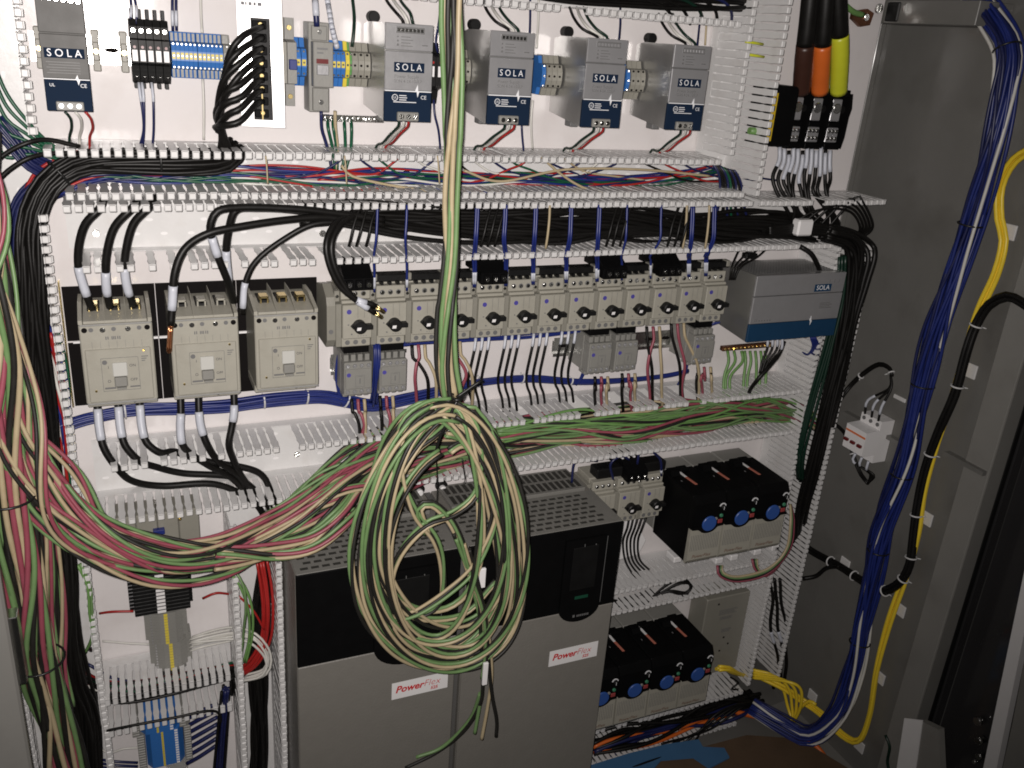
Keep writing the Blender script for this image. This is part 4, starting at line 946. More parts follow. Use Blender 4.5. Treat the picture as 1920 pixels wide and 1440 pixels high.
for k, (x, y) in enumerate([(338, 745), (372, 742), (438, 738)]):
    d = [(0, 0), (10, 0), (-6, 0)][k][0]
    mc([(x, y - 6, .06), (x + 1, y + 30, .07), (x + d * .5, y + 60, .075), (x + d * (1 if k < 2 else 1.5) + (8 if k < 2 else 0), y + 95, .08), (x + (50 if k == 0 else 38 if k == 1 else -2), y + 126 - k * 3, .07), (x + (95 if k == 0 else 75 if k == 1 else 12), y + 150, .06), (x + (135 if k == 0 else 100 if k == 1 else 40), y + 190, .045)],
       f'thick black cable from the {ORDS[k]} bottom terminal of the middle breaker', ((.13, .30),) if k < 2 else ((.12, .24),))
for k in range(2):
    mc([(660 + 14 * k, 400, .09), (628 + 12 * k, 420, .11), (612 + 10 * k, 455, .125), (617 + 9 * k, 495, .13), (636 + 9 * k, 535, .13), (664 + 4 * k, 560 + 2 * k, .13), (690 + 6 * k, 578 - 8 * k, .13), (716 + 4 * k, 595 - 10 * k, .13)], f'bent black cable with bare strands over the motor protectors, {["lower", "upper"][k]} of two', ((.80, .88),), r=.0045, strip=.06, bare='brass')

# ---------------------------------------------------------------- feed cables at the top right
def feedc(xs, col, lab, cut):
    pts = [(xs[0], -30, .09), (xs[1], 40, .085), (xs[2], 100, .075), (xs[3], 172, .05)]
    path = spline(pp(pts)); i = int(len(path) * cut); r0 = .0150
    o = tag(link('feed_cable', MB().tube(path[:i + 1], r0 * .97, 14), 'w_black'), lab, 'cable', 'thick phase cables above the power blocks')
    link('colour_tape', MB().tube(path[i:], lambda t: r0 * (1.0 + .012 * math.sin(t * 70)), 14), col, o)
feedc((1522, 1515, 1508, 1502), 'w_brown', 'thick black cable wrapped in dark brown tape, left of the three', .50)
feedc((1551, 1546, 1541, 1537), 'w_orange', 'thick black cable wrapped in bright orange tape, middle of the three', .50)
feedc((1570, 1573, 1575, 1572), 'w_lemon', 'thick black cable wrapped in lemon yellow tape, right of the three', .44)
wire([(1546, -10, .01), (1549, 60, .01), (1550, 110, .012), (1551, 165, .015)], .0018, 'w', 'thin white wire between the orange and yellow taped cables')
wire([(1560, -10, .02), (1580, 5, .02), (1600, 22, .02), (1618, 28, .017)], .005, 'G', 'short green and yellow earth wire at the copper lug')
rg = random.Random(5); gk = 'black wires with white sleeves below the power blocks'
for k in range(12):
    x = 1462 + k * 8.6; y = 276 + (k % 3) * 3; e = 1455 + k * 9 + rg.uniform(-5, 5)
    wire([(x, y, .04), (x - 1, y + 25, .045), (x - 6 - 1.2 * (6 - k), y + 55, .05), (e, 360, .06), (e + rg.uniform(5, 25), 395, .07), (e + rg.uniform(10, 40), 425, .06), (e + rg.uniform(-60, 60), 438, .05)], .0033, 'k', f'black wire with white sleeve below the power blocks, {ORDS[k]} from the left', gk, ((.03, .19 + .04 * (k % 2)),))
for k in range(5):
    wire([(1360 - 6 * k, 20 - 8 * k, .08)] if False else [(1470 + 20 * k, 430, .07), (1530 + 18 * k, 395 - 6 * k, .09), (1590 + 7 * k, 395 - 4 * k, .10), (1612 + 6 * k, 425, .10), (1600 + 2 * k, 445, .08), (1560, 440, .06)], .0022, 'k', f'thin black wire looping out past the panel edge near the right duct, {ORDS[k]} of five', 'thin looping black wires at the panel edge')
t = tag(link('cable_clip', MB().box(P(1497, 430, .11).x, P(1525, 430, .11).x, .09, .11, P(1510, 443, .11).z, P(1510, 413, .11).z, .003), 'white'), 'small white block clipped on the black cables at the duct corner', 'clip')

# ---------------------------------------------------------------- black harnesses in the ducts
bundle('cable_bundle', 'heavy black cable bundle lying in the duct above the motor protectors', 'cable bundle', [(560, 400, .05), (640, 398, .055), (760, 414, .055), (900, 424, .055), (1050, 425, .055), (1200, 425, .055), (1350, 425, .055), (1460, 420, .06), (1520, 432, .06)], .025, ['k'] * 24, .0040, twist=.5, wander=.38, seed=3, step=.014, spread=lambda t: .55 + .75 * t if t < .6 else 1.0)
bundle('cable_bundle', 'thinner black cables crossing above the heavy bundle behind the hanging cable', 'cable bundle', [(640, 395, .075), (760, 398, .08), (900, 400, .08), (1050, 395, .08), (1180, 410, .075), (1300, 425, .075), (1420, 430, .07)], .013, ['k'] * 9, .0034, twist=1.5, wander=.5, seed=31, step=.014)
for k in range(4):
    wire([(1440, 428 + 3 * k, .09), (1520, 422 + 5 * k, .095), (1590 - 12 * k, 432 + 3 * k, .10), (1632 - 15 * k, 455 + 3 * k, .10), (1640 - 12 * k, 480 + 4 * k, .112), (1626 - 8 * k, 530, .115), (1602 - 5 * k, 610, .115), (1584 - 4 * k, 700, .112), (1560 - 5 * k, 800, .108)], .0050, 'k', f'thick black cable curving over the corner of the right duct, {ORDS[k]} from outside', 'thick cables curving into the right duct')
bundle('cable_bundle', 'heavy black cable bundle running down inside the right duct', 'cable bundle', [(1545, 436, .10), (1600, 462, .108), (1594, 560, .108), (1574, 660, .108), (1549, 770, .108), (1524, 880, .105), (1504, 950, .085), (1494, 1010, .06), (1486, 1090, .05)], .0135, ['k'] * 20, .0040, twist=.6, wander=.2, seed=4, step=.014, spread=lambda t: 1.25 - .6 * t)
bundle('cable_bundle', 'dark green wires running down the left side of the right duct', 'cable bundle', [(1578, 480, .10), (1574, 560, .105), (1553, 650, .108), (1526, 750, .108), (1502, 850, .105), (1500, 900, .08)], .008, ['d', 'd', 'd', 'd', 'd'], .0032, twist=.6, wander=.3, seed=5, step=.014)
for k in range(3):
    wire([(1442 + 10 * k, 1085, .07), (1448 + 9 * k, 1130, .08), (1445 + 14 * k, 1180, .085), (1458 + 8 * k, 1230, .09), (1450 + 10 * k, 1290, .08)], .0036, 'k', f'black wire with white sleeve low in the right duct, {ORDS[k]} of three', 'black wires low in the right duct', ((.45, .55),), jit=.002)
bundle('cable_bundle', 'thick black harness running along the upper duct and down the left edge', 'cable bundle', [(440, 270, .04), (420, 296, .05), (350, 302, .055), (250, 300, .055), (165, 302, .06), (110, 325, .07), (74, 370, .075), (58, 430, .08), (62, 520, .085), (69, 640, .085), (78, 760, .085), (88, 880, .09), (108, 990, .10), (120, 1080, .11), (126, 1150, .115), (130, 1210, .115), (142, 1280, .11), (158, 1340, .10), (166, 1450, .09)], .0158, ['k'] * 44, .0030, twist=.5, wander=.22, seed=6, step=.014, ties=(.10, .19, .50), spread=lambda t: .95)
gs = 'black wires fanning out of the white cover'
for k in range(8):
    y = 50 + k * 20; wire([(492, y, .082), (478, y + 6, .10), (452, y + 22 + k * 2, .115), (428 - 4 * (k % 3), y + 60 if y < 120 else y + 45, .11), (412 - 3 * (k % 4), 205 + 3 * k if y < 170 else 240, .085), (420 - k, 250, .07), (430 - 3 * k, 285, .05), (400 - 3 * k, 300, .05)], .0040, 'k', f'black wire fanning out of the white cover, {ORDS[k]} terminal from the top', gs, jit=.001)
# colours in the upper duct
cols = ['n', 'b', 'r', 'b', 'g', 'n', 'w', 'b', 'r', 'g', 'n', 'b', 'w', 'r', 'g', 'b', 'n', 'r', 'b', 'g', 'w', 'b', 'n', 'b', 'r', 'b']
bundle('wire_bundle', 'blue, red, green and white wires lying along the upper duct', 'wire bundle', [(95, 350, .03), (180, 325, .03), (300, 328, .035), (430, 326, .035), (560, 330, .035), (700, 336, .035), (850, 340, .035), (1000, 336, .035), (1150, 338, .035), (1270, 332, .035), (1350, 318, .035)], .013, cols, .0018, twist=1.0, wander=.5, flat=.8, seed=8, step=.012, spread=lambda t: 1.0 if t < .45 else 1.0 - .5 * (t - .45))
bundle('wire_bundle', 'dark blue wires bending into the left duct beside the black harness', 'wire bundle', [(-10, 225, .06), (25, 265, .06), (60, 305, .06), (110, 325, .05), (170, 318, .045), (300, 318, .04)], .010, ['n'] * 9, .0024, twist=.6, wander=.3, seed=9)
for k in range(6):
    wire([(-12, 120 + 28 * k, .06), (12, 175 + 24 * k, .06), (45, 220 + 14 * k, .06), (85, 262 + 6 * k, .055), (125, 288 + 3 * k, .05), (175, 305, .045)], .0022, 'g', f'green wire sweeping in from the left edge, {ORDS[k]} from the top', 'green wires sweeping in from the left edge')
for k in range(2):
    wire([(-5, 300 + 40 * k, .1), (15, 285 + 35 * k, .1), (50, 268 + 30 * k, .1), (90, 262 + 26 * k, .09), (150, 275 + 12 * k, .08)], .0028, 'k', f'black wire arching over the green wires at left, {["upper", "lower"][k]} one', 'black wires arching over the green wires')
bundle('wire_bundle', 'dark blue wires dropping behind the coloured harness at left', 'wire bundle', [(120, 325, .05), (70, 340, .05), (35, 375, .05), (20, 430, .05), (15, 520, .05)], .011, ['n'] * 10, .0024, twist=.6, wander=.3, seed=19)
bundle('wire_bundle', 'red wires running down the left duct', 'wire bundle', [(150, 290, .05), (80, 322, .05), (52, 380, .05), (45, 450, .05), (58, 560, .04), (85, 640, .03), (112, 720, .03), (124, 800, .03), (128, 900, .03)], .010, ['r', 'r', 'r', 'w', 'r', 'b', 'r'], .0024, twist=.5, wander=.5, seed=10)
bundle('wire_bundle', 'blue, white and green wires fanning behind the black harness at left', 'wire bundle', [(80, 620, .03), (98, 700, .03), (112, 780, .035), (122, 850, .035), (128, 940, .03), (132, 1010, .03)], .013, ['b', 'b', 'w', 'b', 'g', 'r', 'b', 'w', 'r', 'b', 'g'], .0023, twist=.8, wander=.5, seed=11)
# short leads of the top row
def lead(pts, c, lab, r=.0017, sl=(), g=None): return wire(pts, r, c, lab, g, sl)
for k, (c, n_) in enumerate((('d', 'green'), ('w', 'white'), ('r', 'red'))):
    x = 122 + k * 19; lead([(x, 210, .098), (x + 10, 222, .09), (x + (12 if k < 2 else 14), 240, .07), (x + 8, 258, .05), (x + 9, 285, .04)], c, f'{n_} lead under the small dark power supply')
pn = ['first', 'second', 'third', 'fourth']
for i, x in enumerate((757, 955, 1122, 1285)):
    for k, (c, n_) in enumerate((('d', 'green'), ('w', 'white'), ('r', 'red'))):
        yb = 228 + i * 5; xx = x - 10 + k * 9; sh = 35 if i in (0,) else 48
        ye = 272 + 3 * i
        lead([(xx, yb - 3, .118), (xx, yb + 8, .112), (xx - sh * .45, yb + 24, .09), (xx - sh * .85, yb + 40, .06), (xx - sh - 5, ye, .04), (xx - sh - 14, ye + 22, .03)], c, f'{n_} output lead under the {pn[i]} silver power supply', .0019)
    for k, (c, n_) in enumerate((('k', 'black'), ('w', 'white'), ('d', 'dark green'))):
        xt = (718, 905, 1068, 1235)[i] + k * 13; xb = (757, 955, 1122, 1287)[i] + k * 9; yb = (45, 62, 76, 88)[i]
        lead([(xt, yb - 62, .05), (xt + 8, yb - 42, .085), (xt + 24, yb - 22, .11), (xb - 3, yb - 8, .115), (xb, yb + 4, .112)], c, f'{n_} input lead above the {pn[i]} silver power supply', .0020)
for k, x in enumerate((822, 838)): lead([(x + 6, -10, .03), (x + 1, 40, .05), (x - 1 - 4 * (1 - k), 80, .06), (x, 100, .055)], 'nw'[k], f'{["dark blue", "white"][k]} wire into the black fuse holder by the hanging cable')
for k, (a, b_) in enumerate(((815, 822), (832, 840))): lead([(a - 2, 185, .05), (a, 215, .055), (b_, 245, .05), (b_ + 4, 285, .03)], 'nt'[k], f'{["dark blue", "tan"][k]} wire under the black fuse holder by the hanging cable')
lead([(994, -5, .02), (994, 30, .03), (993, 66, .05)], 'n', 'dark blue wire above the right side of the second silver power supply'); lead([(1163, 15, .02), (1163, 45, .04), (1160, 80, .07)], 'n', 'dark blue wire above the right side of the third silver power supply')
lead([(1010, -5, .02), (1009, 40, .03), (1006, 90, .05)], 'w', 'white wire above the tall black fuse holder'); lead([(999, 188, .05), (996, 225, .05), (997, 260, .04), (999, 280, .03)], 'w', 'white wire under the tall black fuse holder')
lead([(978, 235, .05), (979, 255, .045), (982, 285, .04)], 'n', 'dark blue wire under the second silver power supply'); lead([(1313, 30, .02), (1310, 60, .04), (1307, 88, .06)], 'n', 'dark blue wire above the fourth silver power supply')
lead([(1325, 35, .015), (1322, 85, .02)], 't', 'thin tan wire right of the fourth silver power supply'); lead([(660, -10, .02), (664, 30, .035), (663, 60, .045), (660, 88, .045)], 'd', 'dark green wire into the yellow earth terminal', .0024)
for k, x in enumerate((247, 254)): lead([(x - 3, -10, .03), (x - 1 + 3 * k, 20, .04), (x - 4 + 5 * k, 45, .045)], 'n', f'{["left", "right"][k]} dark blue wire above the black fuse holders', .0016, ((.5, .95),))
for k, x in enumerate((262, 268, 286)): lead([(x - 2, 155, .045), (x + 1, 180, .05), (x + 2 if k else x + 6, 215, .05), (x + (2 if k else 7), 245, .04), (x, 275, .03)], 'n', f'dark blue wire under the black fuse holders, {ORDS[k]} from the left', .0016, ((.02, .28),))
for k, x in enumerate((323, 330)): lead([(x, -10, .03), (x, 20, .035), (x + 1, 58, .035)], 'n', f'{["left", "right"][k]} dark blue wire above the blue terminals', .0018, ((.5, .95),))
lead([(376, -10, .02), (377, 30, .025), (379, 62, .035)], 'w', 'white wire above the blue terminals'); lead([(380, 148, .03), (382, 200, .03), (382, 262, .02)], 'w', 'white wire under the blue terminals')
lead([(590, -10, .04), (592, 20, .05), (594, 50, .05)], 'n', 'thick dark blue wire with white sleeve into the relay', .0040, ((.25, .75),))
for k in range(1): 
    o = lead([(612, -10, .04), (618, 25, .05), (623, 55, .06), (632, 90, .055)], 'n', 'blue and white striped wire right of the relay', .0032, tuple((a / 12 + .02, a / 12 + .055) for a in range(0, 12)))
for k, (x, c, n_) in enumerate(((602, 'n', 'dark blue'), (614, 'g', 'green'), (624, 'g', 'green'), (628, 't', 'tan'), (645, 'g', 'green'), (658, 'g', 'green'))):
    lead([(x, 208 if k in (0, 3) else 224, .045 if k in (0, 3) else .024), (x + 1, 240, .04), (x + 6 - k, 258, .035), (x + (14 - k * 3), 285, .03), (x + 20 - 6 * k, 318, .03)], c, f'{n_} wire under the relay and earth bar, {ORDS[k]} from the left', .0024)
rg = random.Random(21); cw = ['n', 'n', 'g', 'r', 'w', 'n', 'k', 'w', 'n', 'g', 'r', 'n', 't', 'n', 'w', 'n', 'k', 'r', 'n', 'n']
nm = dict(n='dark blue', g='green', r='red', w='white', k='black', t='tan')
for k, x in enumerate(range(640, 1340, 35)):
    s = rg.choice((-1, 1)); wire([(x, 298, .05), (x + s * 12, 308, .045), (x + s * 40, 322 + rg.uniform(-4, 6), .045), (x + s * 90, 334 + rg.uniform(-6, 6), .045), (x + s * 150, 338, .04)], .0017, cw[k], f'{nm[cw[k]]} wire crossing loosely in the upper duct, {ORDS[k]} from the left', 'loose wires crossing in the upper duct')
for k, (pts) in enumerate([[(640, 310, .06), (660, 330, .06), (720, 345, .06), (800, 358, .06)], [(1010, 290, .06), (1050, 325, .06), (1090, 350, .06), (1130, 362, .06)], [(870, 320, .06), (940, 340, .06), (1060, 318, .06), (1200, 318, .06), (1330, 330, .06)]]):
    wire(pts, .0020, 't', f'pale tan wire lying over the blue wires in the upper duct, {ORDS[k]} from the left', 'pale tan wires in the upper duct')
for k, x in enumerate((500, 648, 822)): wire([(x - 2, 292, .104), (x, 310, .104), (x + 2, 345, .104)], .0011, 't', f'thin tan tie thread across the upper duct, {ORDS[k]} from the left', 'thin tan tie threads')
# cables above top duct
bundle('cable_bundle', 'black cables running along the top duct at the upper edge', 'cable bundle', [(880, -38, .07), (1000, -22, .07), (1150, -10, .07), (1300, 2, .07), (1400, 8, .07)], .012, ['k'] * 10, .0034, twist=.6, wander=.3, seed=12)
for k in range(5): wire([(1180 + 34 * k, -8, .08), (1215 + 34 * k, 0, .08), (1250 + 30 * k, 18, .075), (1268 + 26 * k, 45, .05)], .0024, 'kkdkn'[k], f'dark wire turning down at the top right of the top duct, {ORDS[k]} of five', 'dark wires in the top duct corner')
for k, (x, y, c) in enumerate(((1400, 102, 'lemon'), (1398, 78, 'lemon'), (1405, 245, 'green'))):
    q = P(x, y, .07); mb = MB().tube([q, q + Vector((.02, 0, -.001)), q + Vector((.038, .004, -.002))], .0022 if k < 2 else .006, 8); o = link('wire', mb, 'w_lemon' if k < 2 else 'w_gy'); tag(o, ['lemon wire end peeking through the short vertical duct, lower', 'lemon wire end peeking through the short vertical duct, upper', 'thick green wire end inside the short vertical duct'][k], 'wire')
for k in range(9):
    wire([(1330 + 5 * k, 300 + 3 * k, .05), (1345 + 4 * k, 320, .06), (1350 + 5 * k, 345, .06), (1345 + 6 * k + rg.uniform(-6, 6), 380, .06), (1340 + 8 * k, 420, .05)], .0022, 'nkkngknkn'[k], f'dark wire dropping between ducts at the right end, {ORDS[k]} from the left', 'dark wires dropping at the right end of the upper duct')

# ---------------------------------------------------------------- leads of the motor protectors
gp = 'blue wires into the motor protectors'
for k, (a, b_, w2) in enumerate([(708, 702, 1), (763, 763, 1), (893, 888, 2), (946, 947, 2), (1003, 998, 2), (1069, 1060, 2), (1122, 1118, 2), (1176, 1166, 1), (1240, 1220, 1), (1297, 1290, 2), (1338, 1322, 2)]):
    for j in range(w2):
        ye = 548 - (a - 700) * .048
        wire([(a + 4 * j, 384, .095), (a - 1 + 4 * j, 415, .10), (a - 3 + 4 * j, 450, .104), (b_ - 1 + 5 * j, 480, .09), (b_ + 4 * j, ye - 35, .08), (b_ + 3 * j, ye, .072)], .0020, 'b', f'blue wire into the motor protectors, {ORDS[k]} drop from the left' + ('' if w2 == 1 else [', left strand', ', right strand'][j]), gp, ((.86, .97),))
for k, x in enumerate((1031, 1288, 1330)): wire([(x, 385, .10), (x - 1, 410, .10), (x - 4, 440, .102), (x - 8, 466, .10)], .0020, 't', f'tan wire crossing the black cables, {ORDS[k]} from the left', 'tan wires crossing the black cables')
for i, xs in enumerate(((658, 672, 690), (905, 918, 931), (1140, 1152, 1166), (1255, 1268, 1280))):
    for k, x in enumerate(xs): wire([(x + 18, 385, .09), (x + 8, 415, .10), (x + 2, 440, .104), (x - 4, 462, .10)], .0021, 'k', f'thin black wire into the {ORDS[i]} black feed block, {ORDS[k]} from the left', 'thin black wires above the feed blocks', jit=.001)
gb = 'short black wires hanging in rows of three below the protectors'
n_ = 0
for i, x in enumerate((886, 942, 995, 1048)):
    for k in range(3):
        xx = x + 12.5 * k; yt = 640 - (xx - 880) * .075
        wire([(xx + 6, yt - 6, .072), (xx + 4, yt + 12, .076), (xx - 2, yt + 40, .078), (xx - 8, yt + 70, .075), (xx - 7, yt + 92, .06), (xx - 1, yt + 115 - i * 3, .05), (xx + 2, yt + 140 - i * 4, .04)], .0022, 'k', f'short black wire below the protectors, {["left", "middle", "right"][k]} of the {ORDS[i]} trio right of the hanging cable', gb, ((.02, .15),)); n_ += 1
def trio(x, yt, ye, dx, lab, swap=False):
    for k, (c, n_) in enumerate((('k', 'black'), ('p', 'pink'), ('t', 'tan'))):
        xx = x + k * 12
        wire([(xx, yt, .072), (xx + 2, yt + 25, .078), (xx + dx[k] * .4, yt + (ye - yt) * .35, .08), (xx + dx[k], yt + (ye - yt) * .65, .085), (xx + dx[k] * (.6 if k == 1 else 1.1), ye, .075), (xx + dx[k] * .8 + 4, ye + 45, .05)], .0027, c, f'{n_} motor lead {lab}', 'motor leads')
trio(659, 748, 822, (14, 12, 2), 'under the left contactor'); trio(712, 742, 815, (4, 8, 2), 'under the second contactor')
trio(772, 646, 740, (28, -6, 20), 'under the third motor protector'); trio(838, 640, 735, (10, 24, 22), 'under the fourth motor protector, by the hanging cable')
trio(1115, 706, 745, (0, 0, -2), 'under the third contactor'); trio(1166, 700, 742, (0, 6, 0), 'under the fourth contactor')
trio(1212, 612, 735, (10, -10, 4), 'under the tenth motor protector'); trio(1258, 605, 728, (16, 14, 26), 'under the eleventh motor protector'); trio(1308, 688, 725, (-2, -6, 2), 'under the lone contactor')
for i, x in enumerate((632, 1100, 1290)):
    for k in range(2): wire([(x + 60 - 6 * k, 640 if i == 0 else 612 - i * 4, .06), (x + 30, 648 if i == 0 else 622 - i * 4, .05), (x + 6, 655 if i == 0 else 635 - i * 4, .04), (x - 2 + 4 * k, 700 if i == 0 else 660, .035), (x - 8 + 3 * k if i else x + 2 + 3 * k, 735 if i == 0 else 700, .03), (x - 20 if i else x + 8, 760 if i == 0 else 722, .02)], .0020, 'b', f'blue wire curving round the {["left contactor", "third contactor", "lone contactor"][i]}, {["outer", "inner"][k]} one', 'blue wires around the contactors')
bundle('wire_bundle', 'blue wires tied vertically between the two left contactors', 'wire bundle', [(705, 645, .075), (706, 670, .082), (705, 700, .08), (703, 735, .06), (700, 758, .03)], .0055, ['b'] * 6, .0019, seed=13)
bundle('wire_bundle', 'horizontal dark blue wires under the motor protectors', 'wire bundle', [(700, 650, .04), (800, 642, .04), (900, 636, .04), (1000, 628, .04), (1090, 618, .04)], .0045, ['b'] * 6, .0018, seed=14, wander=.6)
bundle('wire_bundle', 'long flat blue wire bundle running below the breakers and contactors', 'wire bundle', [(45, 860, .03), (80, 822, .03), (115, 802, .03), (160, 785, .024), (250, 770, .02), (340, 766, .02), (430, 762, .02), (520, 750, .02), (600, 744, .02), (650, 752, .02), (700, 760, .02), (760, 748, .018), (840, 728, .018), (900, 716, .018), (990, 710, .018), (1080, 716, .018), (1160, 714, .018), (1240, 706, .018), (1290, 696, .018)], .0120, ['b'] * 22, .0021, twist=.5, wander=.25, flat=.5, seed=15, ties=(.13, .2, .3, .36, .42, .62, .7, .78), tie_m='tie_white', spread=lambda t: 1.0 if t < .5 else max(.3, 1.0 - 1.6 * (t - .5)))
for k in range(8):
    x = (1366, 1378, 1392, 1398, 1408, 1418, 1428, 1436)[k]; x2 = (1358, 1362, 1370, 1395, 1402, 1418, 1425, 1436)[k]
    wire([(x - 2, 658, .034), (x, 678, .045), (x2, 705, .05), (x2 - 1, 735, .06), (x2 + 3, 765, .055), (x2 - 12, 790, .05)], .0027, 'G', f'green wire hanging from the copper earth bar, {ORDS[k]} from the left', 'green wires on the copper earth bar')
wire([(1470, 640, .09), (1460, 665, .10), (1440, 690, .11), (1420, 712, .11), (1405, 735, .09), (1412, 750, .07)], .0038, 'k', 'black wires tied diagonally under the wide power supply'); 
for k in range(4): wire([(1440 + 9 * k, 632, .10), (1438 + 9 * k, 655, .10), (1430 + 6 * k, 675, .10), (1424 + 3 * k, 700, .105)], .0022, 'k', f'thin black lead under the wide power supply, {ORDS[k]} from the left', 'thin black leads under the wide supply', ((.05, .35),))
for k in range(5): wire([(1520 + 2 * k, 632, .10), (1524 + 3 * k, 650, .095), (1514 + 5 * k, 665, .08), (1500 + 8 * k, 655 + 5 * k, .05)], .0022, 'b', f'blue wire curling under the wide power supply, {ORDS[k]} of five', 'blue wires under the wide supply')
wire([(1500, 462, .10), (1520, 475, .11), (1532, 495, .11), (1538, 510, .09)], .0045, 'k', 'thick black cable behind the wide power supply')
for k in range(4): wire([(1385 + 18 * k, 470 - 2 * k, .05), (1380 + 14 * k, 480, .07), (1372 + 6 * k, 500, .09), (1368 + 3 * k, 525, .09)], .0018, 'k', f'thin black wire over the left corner of the wide power supply, {ORDS[k]} of four', 'thin black wires by the wide supply')

# ---------------------------------------------------------------- multicoloured motor cable harness
four = ['l', 'p', 't', 'K']
sweep = [(-70, 250, .20), (-48, 420, .20), (-20, 600, .20), (10, 740, .20), (45, 850, .20), (110, 945, .20), (200, 1012, .20), (310, 1044, .19), (420, 1030, .17), (530, 978, .14), (640, 905, .11), (740, 860, .08), (860, 838, .065), (1000, 818, .055), (1150, 796, .05), (1290, 780, .05), (1400, 772, .045), (1480, 775, .04), (1525, 790, .035)]
bundle('cable_harness', 'thick harness of green, pink, tan and black motor cables sweeping across the cabinet', 'cable harness', sweep, .036, four * 20, .0026, twist=1.3, wander=.42, quad=(4, .0048, 2.1), seed=2, step=.011, ties=(), n=7, spread=lambda t: (.95 - .5 * t if t < .36 else .77 + 1.6 * (t - .36) if t < .52 else 1.03 if t < .66 else max(.55, 1.03 - 1.4 * (t - .66))))
down = [(-60, 380, .22), (-26, 520, .22), (-6, 660, .22), (0, 800, .22), (14, 930, .22), (36, 1060, .21), (60, 1180, .20), (88, 1300, .19), (118, 1460, .17)]
bundle('cable_harness', 'thick bundle of green, pink, tan and black cables hanging down the left side', 'cable harness', down, .023, four * 10, .0036, twist=1.2, wander=.28, quad=(4, .0054, 1.8), seed=22, step=.011, ties=(.42, .74), n=7)
bundle('cable_harness', 'second strand of motor cables hanging behind the left bundle', 'cable harness', [(30, 860, .15), (80, 960, .15), (98, 1060, .15), (104, 1160, .14), (104, 1250, .14), (120, 1330, .14)], .011, four * 3, .0026, twist=1.5, wander=.4, quad=(4, .0046, 2.0), seed=23)
bundle('cable_harness', 'loose motor cables leaving the harness below the coil', 'cable harness', [(400, 1040, .19), (500, 1030, .18), (580, 1010, .18), (640, 960, .17), (680, 910, .13), (730, 870, .09)], .016, four * 4, .0030, twist=1.5, wander=.6, quad=(4, .0048, 1.8), seed=24)
bundle('wire_bundle', 'green motor wires lying in the duct under the earth bar', 'wire bundle', [(930, 815, .09), (1050, 803, .10), (1180, 790, .105), (1300, 778, .10), (1400, 768, .09), (1480, 775, .07), (1520, 785, .05)], .019, ['l', 'G', 'l', 'K', 'G', 'l', 'p', 'G', 'l', 'K', 'l', 'G', 'l', 'G', 'l', 'l'], .0024, twist=1.8, wander=.6, flat=.8, seed=25, step=.011)
bundle('wire_bundle', 'dark wires along the back of the duct under the protectors', 'wire bundle', [(860, 815, .04), (1000, 795, .04), (1150, 768, .04), (1300, 760, .04), (1420, 752, .04)], .012, ['k', 'K', 'p', 'k', 't', 'k', 'p', 'k'], .0024, twist=1.2, wander=.6, seed=26, step=.014)
# ---------------------------------------------------------------- hanging cable and its coil
three = ['l', 't', 'K']
bundle('hanging_cable', 'green, tan and black cable hanging from the top edge down to the coil tie', 'cable', [(856, -60, .26), (856, 30, .26), (857, 120, .26), (852, 240, .26), (848, 360, .26), (846, 480, .26), (838, 590, .26), (840, 680, .265), (850, 745, .27)], .012, three * 4, .0034, twist=2.0, wander=.25, quad=(3, .0044, 1.8), seed=27, step=.009, n=8, spread=lambda t: 1.0 if t < .35 or t > .75 else .85)
coil = thing('cable_coil', 'big hanging coil of green, tan and black cable in front of the drives', 'cable coil', P(850, 750, .27))
rg = random.Random(77); coil_paths = []
def loopdef(cx_, cz_, rx, rz, tilt, h0, n=26, a0=math.pi / 2, turns=1.0, egg=.12):
    out = []
    for i in range(n + 1):
        a = a0 + turns * 2 * math.pi * i / n; u = rx * math.cos(a) * (1 - egg * math.sin(a)); v = rz * math.sin(a)
        out.append((cx_ + u * math.cos(tilt) + v * math.sin(tilt), cz_ - v * math.cos(tilt) + u * math.sin(tilt), h0 + .012 * math.sin(a * 2 + h0 * 90)))
    return out
L_ = []
specs = [(838, 1004, 150, 250, -.02, .262), (828, 1000, 140, 238, .03, .272), (826, 990, 128, 226, -.05, .280), (836, 1000, 118, 236, .06, .268), (832, 975, 106, 205, -.03, .286), (834, 1008, 144, 246, .05, .275), (818, 960, 92, 190, .10, .290), (840, 1012, 138, 232, -.07, .256), (824, 1006, 150, 240, .02, .290), (842, 988, 126, 232, .09, .296), (830, 1016, 112, 212, -.04, .252)]
for s in specs:
    lp = loopdef(*s); L_ += lp if not L_ else lp[1:]
def coil_cable(pts, cols, r, cr, tw, seed, part='wire'):
    r *= .86; cr *= 1.0
    rr = random.Random(seed); path = spline(pp(pts), .009); fr = frames(path); sp = rr.uniform(0, 6)
    for si, c in enumerate(cols):
        st = []
        for i, q in enumerate(path):
            a = sp + si * 2 * math.pi / len(cols) + tw * 6.283 * i * .009 + 1.3 * math.sin(i * .05 + seed) ; k = 1 + .35 * math.sin(i * .07 + si)
            u, w = fr[i]; st.append(q + (u * math.cos(a) + w * math.sin(a)) * cr * k)
        link(part, MB().tube(st, r, 8), WIRE[c], coil)
def wob(pts, amp, seed):
    rr = random.Random(seed); f1, f2, p1_, p2_ = rr.uniform(.25, .5), rr.uniform(.1, .2), rr.uniform(0, 6), rr.uniform(0, 6)
    return [(x + amp * math.sin(i * f1 + p1_), y + amp * .8 * math.cos(i * f2 + p2_), h) for i, (x, y, h) in enumerate(pts)]
coil_cable(wob(L_[:131], 15, 1), three, .0031, .0040, 1.6, 1)
coil_cable(wob(L_[130:], 15, 2), three, .0031, .0040, 1.7, 2)
coil_cable(wob(loopdef(830, 1000, 100, 224, -.12, .303, a0=1.2), 14, 9), three, .0031, .0040, 1.5, 9)
